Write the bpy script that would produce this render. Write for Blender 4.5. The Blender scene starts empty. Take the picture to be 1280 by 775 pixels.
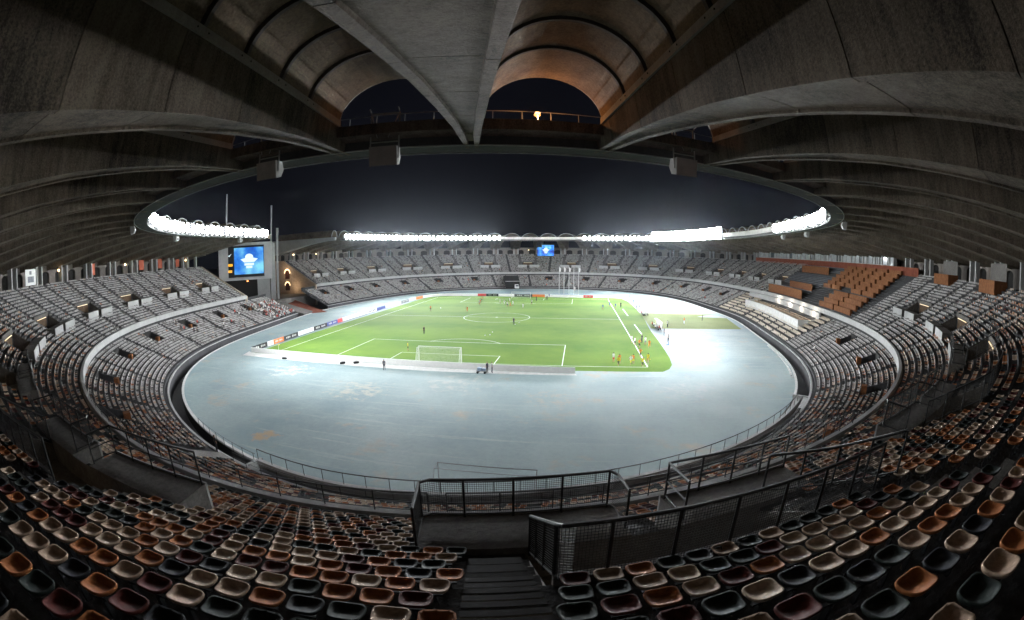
import bpy, bmesh, math, random
import numpy as np
from mathutils import Vector, Matrix
random.seed(7); rng = np.random.default_rng(7)
S = bpy.context.scene
R = math.radians
PI = math.pi

# ------------------------------------------------------------------ camera
CAM = np.array([22.6478, -70.4783, 17.8981])
YAW, PITCH, ROLL = -0.148219, -0.126309, -0.00251
cd = bpy.data.cameras.new('camera'); cam = bpy.data.objects.new('camera', cd)
S.collection.objects.link(cam); S.camera = cam
cd.type = 'PANO'
tgt = cd.cycles if hasattr(cd, 'cycles') and hasattr(cd.cycles, 'panorama_type') else cd
tgt.panorama_type = 'FISHEYE_EQUISOLID'
tgt.fisheye_lens = 16.0
tgt.fisheye_fov = PI
cd.sensor_fit = 'HORIZONTAL'; cd.sensor_width = 36.0; cd.sensor_height = 36.0 * 775 / 1280
cd.clip_start = 0.05; cd.clip_end = 5000
cy, sy, cp, sp = math.cos(YAW), math.sin(YAW), math.cos(PITCH), math.sin(PITCH)
fwd = Vector((sy * cp, cy * cp, sp)); rt = Vector((cy, -sy, 0)); up = rt.cross(fwd)
cr, sr = math.cos(ROLL), math.sin(ROLL)
r2 = rt * cr + up * sr; u2 = -rt * sr + up * cr
cam.matrix_world = Matrix(((r2.x, u2.x, -fwd.x, CAM[0]), (r2.y, u2.y, -fwd.y, CAM[1]), (r2.z, u2.z, -fwd.z, CAM[2]), (0, 0, 0, 1)))

# ------------------------------------------------------------------ night sky
W = bpy.data.worlds.new('World'); S.world = W; W.use_nodes = True
nt = W.node_tree; bg = nt.nodes['Background']
tc = nt.nodes.new('ShaderNodeTexCoord'); no = nt.nodes.new('ShaderNodeTexNoise')
no.inputs['Scale'].default_value = 3.0; no.inputs['Detail'].default_value = 3
cr_ = nt.nodes.new('ShaderNodeValToRGB')
cr_.color_ramp.elements[0].position = .3; cr_.color_ramp.elements[0].color = (.0024, .0026, .0042, 1)
cr_.color_ramp.elements[1].position = .75; cr_.color_ramp.elements[1].color = (.0038, .0041, .0066, 1)
nt.links.new(tc.outputs['Generated'], no.inputs['Vector']); nt.links.new(no.outputs['Fac'], cr_.inputs['Fac'])
nt.links.new(cr_.outputs['Color'], bg.inputs['Color']); bg.inputs['Strength'].default_value = 1.0

S.view_settings.view_transform = 'Standard'; S.view_settings.look = 'None'
S.view_settings.exposure = 0.0; S.view_settings.gamma = 1.0
try: S.view_settings.use_curve_mapping = False
except Exception: pass
S.render.engine = 'CYCLES'
cy_ = S.cycles
cy_.use_denoising = True
cy_.max_bounces = 5; cy_.diffuse_bounces = 4; cy_.glossy_bounces = 2; cy_.transmission_bounces = 2
cy_.volume_bounces = 0; cy_.transparent_max_bounces = 6
cy_.sample_clamp_indirect = 4.0; cy_.sample_clamp_direct = 0.0
cy_.caustics_reflective = False; cy_.caustics_refractive = False
try: cy_.use_light_tree = True
except Exception: pass

FLOOD = 84000.0      # watts of one spot
HAZE = 0.000032

# ------------------------------------------------------------------ oval of the bowl
Lx = [65.70187, 103.25854, 1.83137, 4.43965, 56.01217, -0.00234, -0.01227, 0.01395, -0.03653, -0.00441, 0.02039, -0.00143]
T = np.linspace(0, 2 * PI, 2881)
_c, _s = np.cos(T - Lx[5]), np.sin(T - Lx[5])
_r = (np.abs(_c / Lx[0]) ** Lx[2] + np.abs(_s / Lx[1]) ** Lx[2]) ** (-1 / Lx[2])
_r = _r * (1 + Lx[6] * np.cos(3 * T) + Lx[7] * np.sin(3 * T) + Lx[8] * np.cos(4 * T) + Lx[9] * np.sin(4 * T) + Lx[10] * np.cos(6 * T) + Lx[11] * np.sin(5 * T))
BX, BY = Lx[3] + _r * np.cos(T), Lx[4] + _r * np.sin(T)
LB = np.append(0, np.cumsum(np.hypot(np.diff(BX), np.diff(BY)))); LT = LB[-1]
def _per(x, k=45):
    y = x[:-1]; ker = np.hanning(2 * k + 1); ker /= ker.sum()
    return np.convolve(np.concatenate([y[-k:], y, y[:k]]), ker, 'valid')
_dx = np.roll(BX[:-1], -1) - np.roll(BX[:-1], 1); _dy = np.roll(BY[:-1], -1) - np.roll(BY[:-1], 1)
_dx = _per(np.append(_dx, _dx[0])); _dy = _per(np.append(_dy, _dy[0]))
_l = np.hypot(_dx, _dy); NX = np.append(_dy / _l, _dy[0] / _l[0]); NY = np.append(-_dx / _l, -_dx[0] / _l[0])
def nrm(a):
    a = np.asarray(a, float) % LT
    x, y = np.interp(a, LB, NX), np.interp(a, LB, NY); l = np.hypot(x, y); return x / l, y / l
def XY(a, o):
    a = np.asarray(a, float) % LT; nx, ny = nrm(a)
    return np.interp(a, LB, BX) + nx * o, np.interp(a, LB, BY) + ny * o
def P(a, o, z):
    x, y = XY(a, o); return Vector((float(x), float(y), float(z)))
def heading(a):           # angle about z so that local +x runs along the ring and local +y outwards
    nx, ny = nrm(a); return math.atan2(-float(nx), float(ny))
A0 = 404.1                # beam nearest the camera
def stretch(o, a):        # metres at offset o per metre of base arc
    x0, y0 = XY(a - .5, o); x1, y1 = XY(a + .5, o); return float(np.hypot(x1 - x0, y1 - y0))
ua = np.linspace(0, LT, 2001); dens = 1 / (7.5 - .65 * np.cos(2 * PI * ua / LT)); cum = np.append(0, np.cumsum((dens[1:] + dens[:-1]) / 2 * np.diff(ua)))
NB = 70; cum *= NB / cum[-1]
def beam_arc(k): return A0 + float(np.interp(k % NB, cum, ua)) + LT * (k // NB)
GAP0, GAP1 = 243.0, 283.0  # opening in the bowl on the left
def in_gap(a, m=0.0): a = a % LT; return GAP0 - m < a < GAP1 + m
sector_c = [beam_arc(2 * j + .5) % LT for j in range(35)]
sector_b = [beam_arc(2 * j - .5) % LT for j in range(35)]

# ------------------------------------------------------------------ materials
def mat(name, col, rough=.8, noise=0.0, nscale=1.0, bump=0.0, bscale=20.0, metal=0.0, col2=None, emit=None, estr=0, spec=None, detail=6):
    m = bpy.data.materials.new(name); m.use_nodes = True; n = m.node_tree.nodes; l = m.node_tree.links
    b = n['Principled BSDF']; b.inputs['Roughness'].default_value = rough; b.inputs['Metallic'].default_value = metal
    b.inputs['Base Color'].default_value = (*col, 1)
    if spec is not None: b.inputs['Specular IOR Level'].default_value = spec
    if noise or bump: 
        g = n.new('ShaderNodeNewGeometry')
    if noise:
        t = n.new('ShaderNodeTexNoise'); t.inputs['Scale'].default_value = nscale; t.inputs['Detail'].default_value = detail; t.inputs['Roughness'].default_value = .65
        r = n.new('ShaderNodeValToRGB'); c2 = col2 or tuple(c * (1 - noise) for c in col); c1 = tuple(min(1, c * (1 + noise * .6)) for c in col)
        r.color_ramp.elements[0].position = .3; r.color_ramp.elements[0].color = (*c2, 1); r.color_ramp.elements[1].position = .7; r.color_ramp.elements[1].color = (*c1, 1)
        l.new(g.outputs['Position'], t.inputs['Vector']); l.new(t.outputs['Fac'], r.inputs['Fac']); l.new(r.outputs['Color'], b.inputs['Base Color'])
    if bump:
        t2 = n.new('ShaderNodeTexNoise'); t2.inputs['Scale'].default_value = bscale; t2.inputs['Detail'].default_value = 3
        bu = n.new('ShaderNodeBump'); bu.inputs['Strength'].default_value = bump; bu.inputs['Distance'].default_value = .03
        l.new(g.outputs['Position'], t2.inputs['Vector']); l.new(t2.outputs['Fac'], bu.inputs['Height']); l.new(bu.outputs['Normal'], b.inputs['Normal'])
    if emit: b.inputs['Emission Color'].default_value = (*emit, 1); b.inputs['Emission Strength'].default_value = estr
    return m
def streak_concrete(name, col, amt=.45, sx=1.2, sz=.12, fine=9.0, rough=.9, bump=.5, isl=0.0, lo=.36, hi=.62):
    """board-marked concrete: large blotches, vertical run-off streaks, fine grain"""
    m = bpy.data.materials.new(name); m.use_nodes = True; n = m.node_tree.nodes; l = m.node_tree.links; b = n['Principled BSDF']
    b.inputs['Roughness'].default_value = rough; b.inputs['Specular IOR Level'].default_value = .25
    g = n.new('ShaderNodeNewGeometry'); mp = n.new('ShaderNodeMapping'); mp.inputs['Scale'].default_value = (sx, sx, sz)
    l.new(g.outputs['Position'], mp.inputs['Vector'])
    t = n.new('ShaderNodeTexNoise'); t.inputs['Scale'].default_value = 2.2; t.inputs['Detail'].default_value = 5; t.inputs['Roughness'].default_value = .7; l.new(mp.outputs['Vector'], t.inputs['Vector'])
    t2 = n.new('ShaderNodeTexNoise'); t2.inputs['Scale'].default_value = .35; t2.inputs['Detail'].default_value = 4; l.new(g.outputs['Position'], t2.inputs['Vector'])
    t3 = n.new('ShaderNodeTexNoise'); t3.inputs['Scale'].default_value = fine; t3.inputs['Detail'].default_value = 4; t3.inputs['Roughness'].default_value = .8; l.new(g.outputs['Position'], t3.inputs['Vector'])
    def mm(op, a, bb):
        x = n.new('ShaderNodeMath'); x.operation = op
        for i, v in enumerate((a, bb)):
            if isinstance(v, (int, float)): x.inputs[i].default_value = v
            else: l.new(v, x.inputs[i])
        return x.outputs[0]
    s = mm('ADD', mm('MULTIPLY', t.outputs['Fac'], .32), mm('ADD', mm('MULTIPLY', t2.outputs['Fac'], .26), mm('MULTIPLY', t3.outputs['Fac'], .42)))
    s = mm('ADD', s, mm('MULTIPLY_', g.outputs['Random Per Island'], .06) if False else mm('MULTIPLY', mm('SUBTRACT', g.outputs['Random Per Island'], .5), isl))
    r = n.new('ShaderNodeValToRGB'); e = r.color_ramp.elements
    e[0].position = lo; e[0].color = (*[c * (1 - amt) for c in col], 1); e[1].position = hi; e[1].color = (*[min(1, c * (1 + amt * .5)) for c in col], 1)
    l.new(s, r.inputs['Fac']); l.new(r.outputs['Color'], b.inputs['Base Color'])
    bu = n.new('ShaderNodeBump'); bu.inputs['Strength'].default_value = bump; bu.inputs['Distance'].default_value = .04
    l.new(t3.outputs['Fac'], bu.inputs['Height']); l.new(bu.outputs['Normal'], b.inputs['Normal'])
    return m
M = {}
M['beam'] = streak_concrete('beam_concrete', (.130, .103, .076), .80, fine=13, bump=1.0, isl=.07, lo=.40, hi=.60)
M['vault'] = streak_concrete('vault_concrete', (.21, .158, .108), .62, sx=.5, sz=.5, fine=8, isl=.08, lo=.38, hi=.60)
M['springer'] = streak_concrete('springer_concrete', (.38, .35, .31), .35)
M['beam_lit'] = streak_concrete('lit_side_beam_concrete', (.24, .20, .155), .6, fine=6, isl=.05, lo=.40, hi=.62)  # same concrete made paler, lamplight on the farther beams put into its colour
M['rib'] = streak_concrete('rib_concrete', (.12, .11, .10), .3)
M['ring'] = streak_concrete('ring_concrete', (.17, .165, .16), .4)
M['terrace'] = streak_concrete('terrace_concrete', (.055, .055, .057), .5, sx=1, sz=1, fine=5)
M['land'] = streak_concrete('landing_concrete', (.16, .15, .14), .5, sx=1, sz=1, fine=7)
M['pale'] = streak_concrete('pale_concrete', (.46, .46, .455), .25, sx=1, sz=.3, fine=5)
M['dkwall'] = streak_concrete('dark_concrete', (.075, .075, .08), .4)
M['moat'] = streak_concrete('moat_concrete', (.035, .035, .035), .4)
M['stone'] = mat('sandstone_cladding', (.50, .40, .31), .85, .25, 1.5)
M['arcade'] = mat('arcade_plaster', (.20, .175, .155), .85, .25, 1.5)
M['soffit'] = streak_concrete('ring_soffit_concrete', (.07, .068, .066), .4)
M['parapet'] = streak_concrete('parapet_cladding', (.60, .58, .55), .35)
M['black'] = mat('black_painted_steel', (.012, .012, .013), .45, spec=.5)
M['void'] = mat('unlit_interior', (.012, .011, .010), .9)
M['void_warm'] = mat('brown_interior', (.10, .06, .03), .9, .5, 2)
M['white'] = mat('white_paint', (.78, .78, .76), .6, .1, 2)
M['wood'] = mat('varnished_wood', (.225, .095, .042), .8, .35, 2.0, spec=.08)
M['redbrown'] = mat('red_brown_ramp', (.22, .070, .045), .9, .3, 1.0, spec=.08)
M['steelgrey'] = mat('grey_steel', (.35, .35, .36), .5, metal=.3)
M['screenframe'] = mat('screen_casing', (.72, .72, .72), .6, .1, 1)
M['kerb'] = mat('white_kerb', (.7, .7, .68), .7, .2, 1.5)
M['net'] = mat('goal_net', (.8, .8, .78), .8)
M['glass'] = mat('box_glazing', (.10, .12, .13), .12, spec=.8)
M['cream'] = mat('cream_upholstery', (.62, .55, .45), .7, .2, 3)
M['redcloth'] = mat('red_cloth', (.5, .03, .02), .7)
M['sand'] = mat('dark_ground', (.10, .085, .065), .95, .3, .05)

def track_material():
    m = bpy.data.materials.new('blue_track_surface'); m.use_nodes = True; n = m.node_tree.nodes; l = m.node_tree.links; b = n['Principled BSDF']
    b.inputs['Roughness'].default_value = .72; b.inputs['Specular IOR Level'].default_value = .3
    g = n.new('ShaderNodeNewGeometry')
    def noise(sc, det, src=None, rough=.6):
        t = n.new('ShaderNodeTexNoise'); t.inputs['Scale'].default_value = sc; t.inputs['Detail'].default_value = det; t.inputs['Roughness'].default_value = rough
        l.new(src or g.outputs['Position'], t.inputs['Vector']); return t.outputs['Fac']
    def ramp(fac, stops):
        r = n.new('ShaderNodeValToRGB'); e = r.color_ramp.elements
        while len(e) < len(stops): e.new(.5)
        for i, (p, c) in enumerate(stops): e[i].position = p; e[i].color = (*c, 1)
        l.new(fac, r.inputs['Fac']); return r.outputs['Color']
    base = ramp(noise(.06, 6), [(.36, (.215, .305, .32)), (.64, (.345, .43, .43))])
    mp = n.new('ShaderNodeMapping'); mp.inputs['Scale'].default_value = (.05, .9, 1); mp.inputs['Rotation'].default_value = (0, 0, .5); l.new(g.outputs['Position'], mp.inputs['Vector'])
    sc = ramp(noise(1.0, 5, mp.outputs['Vector'], .7), [(.56, (0, 0, 0)), (.70, (.6, .6, .6))])
    mix = n.new('ShaderNodeMixRGB'); l.new(sc, mix.inputs[0]); l.new(base, mix.inputs[1]); mix.inputs[2].default_value = (.46, .51, .50, 1)
    st = ramp(noise(.11, 4, None, .75), [(.58, (0, 0, 0)), (.70, (.8, .8, .8))])
    mix2 = n.new('ShaderNodeMixRGB'); l.new(st, mix2.inputs[0]); l.new(mix.outputs[0], mix2.inputs[1]); mix2.inputs[2].default_value = (.44, .38, .29, 1)
    dk = ramp(noise(1.7, 6, None, .8), [(.30, (.84, .85, .86)), (.60, (1, 1, 1))])
    mix3 = n.new('ShaderNodeMixRGB'); mix3.blend_type = 'MULTIPLY'; mix3.inputs[0].default_value = 1; l.new(mix2.outputs[0], mix3.inputs[1]); l.new(dk, mix3.inputs[2])
    last = mix3.outputs[0]      # worn and rust stained places
    for (sx_, sy_, rad, c_, th) in ((-8.3, -36.5, 2.6, (.50, .31, .14, 1), .44), (-6, -18, 9, (.50, .46, .38, 1), .52), (20, -17, 8, (.46, .40, .32, 1), .54), (-22, -12, 8, (.50, .52, .50, 1), .5), (6, -12, 11, (.50, .50, .46, 1), .53), (38, -12, 9, (.40, .42, .42, 1), .52)):
        vm = n.new('ShaderNodeVectorMath'); vm.operation = 'DISTANCE'; l.new(g.outputs['Position'], vm.inputs[0]); vm.inputs[1].default_value = (sx_, sy_, 0)
        mr = n.new('ShaderNodeMapRange'); mr.inputs['From Min'].default_value = rad; mr.inputs['From Max'].default_value = rad * .3; mr.inputs['To Min'].default_value = -.22; mr.inputs['To Max'].default_value = .06; l.new(vm.outputs['Value'], mr.inputs['Value'])
        ad = n.new('ShaderNodeMath'); ad.operation = 'ADD'; l.new(mr.outputs[0], ad.inputs[0]); l.new(noise(.75, 6, None, .75), ad.inputs[1])
        mx = n.new('ShaderNodeMixRGB'); l.new(ramp(ad.outputs[0], [(th, (0, 0, 0)), (th + .13, (.7, .7, .7))]), mx.inputs[0]); l.new(last, mx.inputs[1]); mx.inputs[2].default_value = c_; last = mx.outputs[0]
    l.new(last, b.inputs['Base Color'])
    bu = n.new('ShaderNodeBump'); bu.inputs['Strength'].default_value = .1; bu.inputs['Distance'].default_value = .02; l.new(noise(4, 4), bu.inputs['Height']); l.new(bu.outputs['Normal'], b.inputs['Normal'])
    return m
M['track'] = track_material()
def grass_material(name, a, bcol):
    m = bpy.data.materials.new(name); m.use_nodes = True; n = m.node_tree.nodes; l = m.node_tree.links; b = n['Principled BSDF']
    b.inputs['Roughness'].default_value = .9; b.inputs['Specular IOR Level'].default_value = .15
    g = n.new('ShaderNodeNewGeometry'); sx = n.new('ShaderNodeSeparateXYZ'); l.new(g.outputs['Position'], sx.inputs[0])
    w = n.new('ShaderNodeMath'); w.operation = 'MULTIPLY'; w.inputs[1].default_value = 2 * PI / 21.0; l.new(sx.outputs['Y'], w.inputs[0])
    s = n.new('ShaderNodeMath'); s.operation = 'SINE'; l.new(w.outputs[0], s.inputs[0])
    k = n.new('ShaderNodeMath'); k.operation = 'MULTIPLY_ADD'; k.inputs[1].default_value = .10; k.inputs[2].default_value = 0; l.new(s.outputs[0], k.inputs[0])
    t = n.new('ShaderNodeTexNoise'); t.inputs['Scale'].default_value = .12; t.inputs['Detail'].default_value = 8; t.inputs['Roughness'].default_value = .7; l.new(g.outputs['Position'], t.inputs['Vector'])
    ad = n.new('ShaderNodeMath'); ad.operation = 'ADD'; l.new(k.outputs[0], ad.inputs[0]); l.new(t.outputs['Fac'], ad.inputs[1])
    r = n.new('ShaderNodeValToRGB'); e = r.color_ramp.elements; e[0].position = .32; e[0].color = (*a, 1); e[1].position = .72; e[1].color = (*bcol, 1)
    l.new(ad.outputs[0], r.inputs['Fac']); l.new(r.outputs['Color'], b.inputs['Base Color'])
    return m
M['grass'] = grass_material('pitch_grass', (.075, .165, .014), (.135, .235, .026))
M['grass2'] = grass_material('worn_grass', (.16, .21, .07), (.22, .27, .10))

# ------------------------------------------------------------------ helpers
COL = S.collection
class MB:
    def __init__(s): s.v = []; s.f = []; s.m = []
    def add(s, vs, fs, mi=0):
        o = len(s.v); s.v += [tuple(v) for v in vs]; s.f += [tuple(i + o for i in f) for f in fs]; s.m += [mi] * len(fs)
    def box(s, c, d, rz=0, mi=0, taper=1.0, mx=None):
        x, y, z = d[0] / 2, d[1] / 2, d[2] / 2; co, si = math.cos(rz), math.sin(rz); vs = []
        for dz in (-1, 1):
            t = taper if dz > 0 else 1
            for dx, dy in ((-1, -1), (1, -1), (1, 1), (-1, 1)):
                px, py = dx * x * t, dy * y * t; vs.append((c[0] + px * co - py * si, c[1] + px * si + py * co, c[2] + dz * z))
        s.add(vs, [(3, 2, 1, 0), (4, 5, 6, 7), (0, 1, 5, 4), (1, 2, 6, 5), (2, 3, 7, 6), (3, 0, 4, 7)], mi)
    def bar(s, p, q, w=.05, h=None, mi=0):
        p = Vector(p); q = Vector(q); d = (q - p)
        if d.length < 1e-6: return
        d.normalize(); up_ = Vector((0, 0, 1)) if abs(d.z) < .95 else Vector((1, 0, 0))
        a = d.cross(up_).normalized() * (w / 2); b = d.cross(a).normalized() * ((h or w) / 2)
        vs = [p - a - b, p + a - b, p + a + b, p - a + b, q - a - b, q + a - b, q + a + b, q - a + b]
        s.add(vs, [(3, 2, 1, 0), (4, 5, 6, 7), (0, 1, 5, 4), (1, 2, 6, 5), (2, 3, 7, 6), (3, 0, 4, 7)], mi)
    def tube(s, pts, r=.03, n=6, mi=0):
        pts = [Vector(p) for p in pts]; o = len(s.v); 
        for i, p in enumerate(pts):
            d = (pts[min(i + 1, len(pts) - 1)] - pts[max(i - 1, 0)]).normalized(); u = Vector((0, 0, 1)) if abs(d.z) < .9 else Vector((1, 0, 0))
            a = d.cross(u).normalized(); b = a.cross(d).normalized()
            rr = r[i] if isinstance(r, (list, tuple)) else r
            for k in range(n): t = 2 * PI * k / n; s.v.append(tuple(p + a * rr * math.cos(t) + b * rr * math.sin(t)))
        for i in range(len(pts) - 1):
            for k in range(n): s.f.append((o + i * n + k, o + i * n + (k + 1) % n, o + (i + 1) * n + (k + 1) % n, o + (i + 1) * n + k)); s.m.append(mi)
        s.f.append(tuple(o + k for k in range(n))[::-1]); s.m.append(mi); s.f.append(tuple(o + (len(pts) - 1) * n + k for k in range(n))); s.m.append(mi)
    def grid(s, rows, mi=0, closed=False):
        nr = len(rows); nc = len(rows[0]); o = len(s.v)
        for r in rows: s.v += [tuple(p) for p in r]
        for i in range(nr - 1):
            for j in range(nc if closed else nc - 1):
                k = (j + 1) % nc; s.f.append((o + i * nc + j, o + i * nc + k, o + (i + 1) * nc + k, o + (i + 1) * nc + j)); s.m.append(mi)
    def sweep(s, prof, a0, a1, step=1.5, mi=0, cap=False, shift=None):
        n = max(1, int(math.ceil(abs(a1 - a0) / step))); aa = np.linspace(a0, a1, n + 1); rows = []
        cols = []
        for (o, z) in prof:
            x, y = XY(aa, o); cols.append((x, y, z))
        for i in range(n + 1): rows.append([(float(c[0][i]), float(c[1][i]), c[2]) for c in cols])
        b = len(s.v); s.grid(rows, mi)
        if cap:
            m = len(prof); s.f.append(tuple(b + i for i in range(m))); s.m.append(mi); s.f.append(tuple(b + n * m + i for i in range(m))[::-1]); s.m.append(mi)
    def block(s, a0, a1, o0, o1, z0, z1, step=2.0, mi=0, z1b=None):
        zz = z1 if z1b is None else z1b
        s.sweep([(o0, z0), (o0, z1), (o1, zz), (o1, z0), (o0, z0)], a0, a1, step, mi, True)
    def build(s, name, mats, parent=None, smooth=False, **kw):
        me = bpy.data.meshes.new(name); me.from_pydata(s.v, [], s.f)
        for m in (mats if isinstance(mats, (list, tuple)) else [mats]): me.materials.append(m)
        if len(me.materials) > 1: me.polygons.foreach_set('material_index', s.m)
        if smooth: me.polygons.foreach_set('use_smooth', [True] * len(me.polygons))
        me.update(); o = bpy.data.objects.new(name, me); COL.objects.link(o)
        if parent: o.parent = parent
        for k, v_ in kw.items(): o[k] = v_
        return o
def thing(name, label, cat, loc=(0, 0, 0), rz=0, group=None, kind=None):
    o = bpy.data.objects.new(name, None); COL.objects.link(o); o.location = loc; o.rotation_euler = (0, 0, rz)
    o['label'] = label; o['category'] = cat
    if group: o['group'] = group
    if kind: o['kind'] = kind
    return o
def tag(o, label, cat, group=None):
    o['label'] = label; o['category'] = cat
    if group: o['group'] = group
    return o
def npmesh(name, V, F, mats, col=None, smooth=False):
    """V (n,3) float, F (m,4) int quads (tri: last index == -1 not supported)"""
    me = bpy.data.meshes.new(name); me.vertices.add(len(V)); me.vertices.foreach_set('co', V.astype(np.float32).ravel())
    k = F.shape[1]; me.loops.add(len(F) * k); me.loops.foreach_set('vertex_index', F.astype(np.int32).ravel())
    me.polygons.add(len(F)); me.polygons.foreach_set('loop_start', np.arange(len(F), dtype=np.int32) * k)
    try: me.polygons.foreach_set('loop_total', np.full(len(F), k, np.int32))
    except Exception: pass
    for m in mats: me.materials.append(m)
    if col is not None:
        at = me.color_attributes.new('Col', 'FLOAT_COLOR', 'POINT'); at.data.foreach_set('color', col.astype(np.float32).ravel())
    if smooth: me.polygons.foreach_set('use_smooth', np.ones(len(F), bool))
    me.update(calc_edges=True); me.validate(); return me
def ring_arcs(a0, a1): return a0, a1

# ------------------------------------------------------------------ ground, track, pitch
g = MB(); r_ = 1500; N = 64
g.add([(math.cos(2 * PI * i / N) * r_, 50 + math.sin(2 * PI * i / N) * r_, -2.2) for i in range(N)], [tuple(range(N))])
g.build('ground', M['sand'], kind='structure')
n = 480; aa = np.linspace(0, LT, n, endpoint=False); x, y = XY(aa, 0)
t = MB(); t.add([(float(x[i]), float(y[i]), 0) for i in range(n)], [tuple(range(n))]); t.build('running_track', M['track'], kind='structure')
def poly(name, pts, z, m, **kw):
    b = MB(); b.add([(p[0], p[1], z) for p in pts], [tuple(range(len(pts)))]); return b.build(name, m, **kw)
grassR = [(36.0, -2.9), (37.4, -1.2), (38.4, 1.6), (39.0, 6.9), (39.3, 13.7), (39.6, 22.4), (39.9, 36.4), (40.9, 52.1), (41.4, 67.2), (41.5, 81.6), (41.2, 99.1), (39.8, 110.0), (37, 112)]
poly('pitch', [(-38.2, -2.9)] + grassR + [(-33, 111.4), (-37.5, 106), (-38.8, 98), (-38.8, 20)], .004, M['grass'], kind='structure')
poly('grass_strip', [(40.4, 38.0), (64.6, 38.4), (66.9, 58), (58, 60.2), (65.5, 66.2), (41.4, 66.6)], .006, M['grass2'], kind='structure')
# markings
mk = MB(); LW = .14
def line(p, q, w=LW, z=.010):
    p = Vector((*p, z)); q = Vector((*q, z)); d = (q - p).normalized(); s_ = Vector((-d.y, d.x, 0)) * w / 2
    mk.add([p - s_, q - s_, q + s_, p + s_], [(0, 1, 2, 3)])
def arc(c, r, t0, t1, n=48, z=.010, w=LW):
    rows = [[], []]
    for i in range(n + 1):
        t_ = t0 + (t1 - t0) * i / n
        for k, rr in enumerate((r - w / 2, r + w / 2)): rows[k].append((c[0] + rr * math.cos(t_), c[1] + rr * math.sin(t_), z))
    mk.grid(rows)
line((-34, 0), (34, 0)); line((-34, 105), (34, 105)); line((-34, .08), (-34, 104.9), z=.012); line((34, .08), (34, 104.9), .22, z=.012)
line((-34, 52.5), (34, 52.5), z=.014); arc((0, 52.5), 9.15, 0, 2 * PI, 72, .016); arc((0, 52.5), .2, 0, 2 * PI, 12, .018, .3)
for s0, s1 in ((0, 1), (105, -1)):
    for hw, dp, zz in ((20.16, 16.5, .014), (9.16, 5.5, .016)):
        line((-hw, s0), (-hw, s0 + s1 * dp), z=zz); line((hw, s0), (hw, s0 + s1 * dp), z=zz); line((-hw, s0 + s1 * dp), (hw, s0 + s1 * dp), z=zz + .002)
    th = math.asin(5.5 / 9.15)
    arc((0, s0 + s1 * 11), 9.15, th if s1 > 0 else PI + th, PI - th if s1 > 0 else 2 * PI - th, 24, .012)
line((37, 60), (37, 76), .3); line((37, 30), (37, 44), .3)
mk.build('pitch_marking', mat('line_paint', (.8, .82, .78), .8), kind='structure')
# white edge kerb of the track, moat, moat walls
NEAR0, NEAR1 = 383.8, 449.0       # near end: the moat is covered there
kb = MB(); kb.sweep([(-.10, .005), (-.10, .09), (.30, .09), (.30, -.12)], NEAR1, NEAR0 + LT, 1.6); kb.build('track_kerb', M['kerb'], kind='structure')
kb = MB(); kb.sweep([(.29, -.10), (.29, -1.6), (2.4, -1.6)], NEAR1, NEAR0 + LT, 2); kb.build('moat', M['moat'], kind='structure')
kb = MB()
for k in range(60):
    a = NEAR1 - 6 + 18 + k * 1.05
    if k < 24: kb.block(a, a + .6, -.75, -.4, .0, .22)
kb.build('boundary_block', M['white'], kind='structure')

# ------------------------------------------------------------------ the bowl
bowl = thing('stadium_stand', 'oval concrete two tier grandstand with pale rim band round the blue running track', 'grandstand')
# lower tier profile
LO0, LD, LZ0, LH, LN = 3.0, .72, .95, .31, 16
UO0, UD, UZ0, UH, UN = 14.5, .75, 7.45, .4125, 23
def lprof(i0, i1):
    p = []
    for i in range(i0, i1): p += [(LO0 + LD * i, LZ0 + LH * i), (LO0 + LD * (i + 1) - .004, LZ0 + LH * i)]
    return p
def uprof(i0, i1):
    p = []
    for i in range(i0, i1): p += [(UO0 + UD * i, UZ0 + UH * i), (UO0 + UD * (i + 1) - .004, UZ0 + UH * i)]
    return p
# holes as (lo, hi) arcs
def spans(holes, a0, a1):
    """split [a0,a1] at holes; yields (s,e,is_hole)"""
    cur = a0
    for lo, hi in sorted(holes):
        if hi <= a0 or lo >= a1: continue
        if lo > cur: yield cur, lo, False
        yield max(lo, a0), min(hi, a1), True; cur = hi
    if cur < a1: yield cur, a1, False
def norm_range(a, base): return base + (a - base) % LT
START = GAP1; END = GAP0 + LT         # upper tier runs from 283 round to 243+LT
LSTART, LEND = 270.0, 251.0 + LT
uc = sorted(norm_range(c, START) for c in sector_c); uc = [c for c in uc if START + 4 < c < END - 4]
lb = sorted(norm_range(c, LSTART) for c in sector_b); lb = [c for c in lb if LSTART + 3 < c < LEND - 3]
VIPL = (484.5, 18.0 + LT)     # lower tier presidential section
def in_vip_low(a): a = norm_range(a, 300); return 484.5 < a < 22 + LT
lb = [c for c in lb if not (484 < norm_range(c, 300) < 22 + LT)]
PRESS = (476.0, 8.0 + LT)
def in_press(a): a = norm_range(a, 300); return PRESS[0] < a < PRESS[1]
uv_ = [c for c in uc if not (PRESS[0] - 2 < norm_range(c, 300) < PRESS[1] + 1)]
ut = MB()
for s0, e0, h in spans([(c - 2.5, c + 2.5) for c in uv_], START, END):
    if h: ut.sweep(uprof(0, 9), s0, e0, 1.25); ut.sweep([(UO0 + UD * 13, 10.35)] + uprof(13, UN), s0, e0, 1.25)
    else: ut.sweep(uprof(0, UN), s0, e0, 1.5)
ut.sweep([(UO0 + UD * UN - .004, UZ0 + UH * (UN - 1)), (UO0 + UD * UN - .004, 16.9), (37.5, 16.9)], START, END, 2.5)
ut.build('upper_terrace', M['terrace'], bowl)
ltm = MB()
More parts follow.
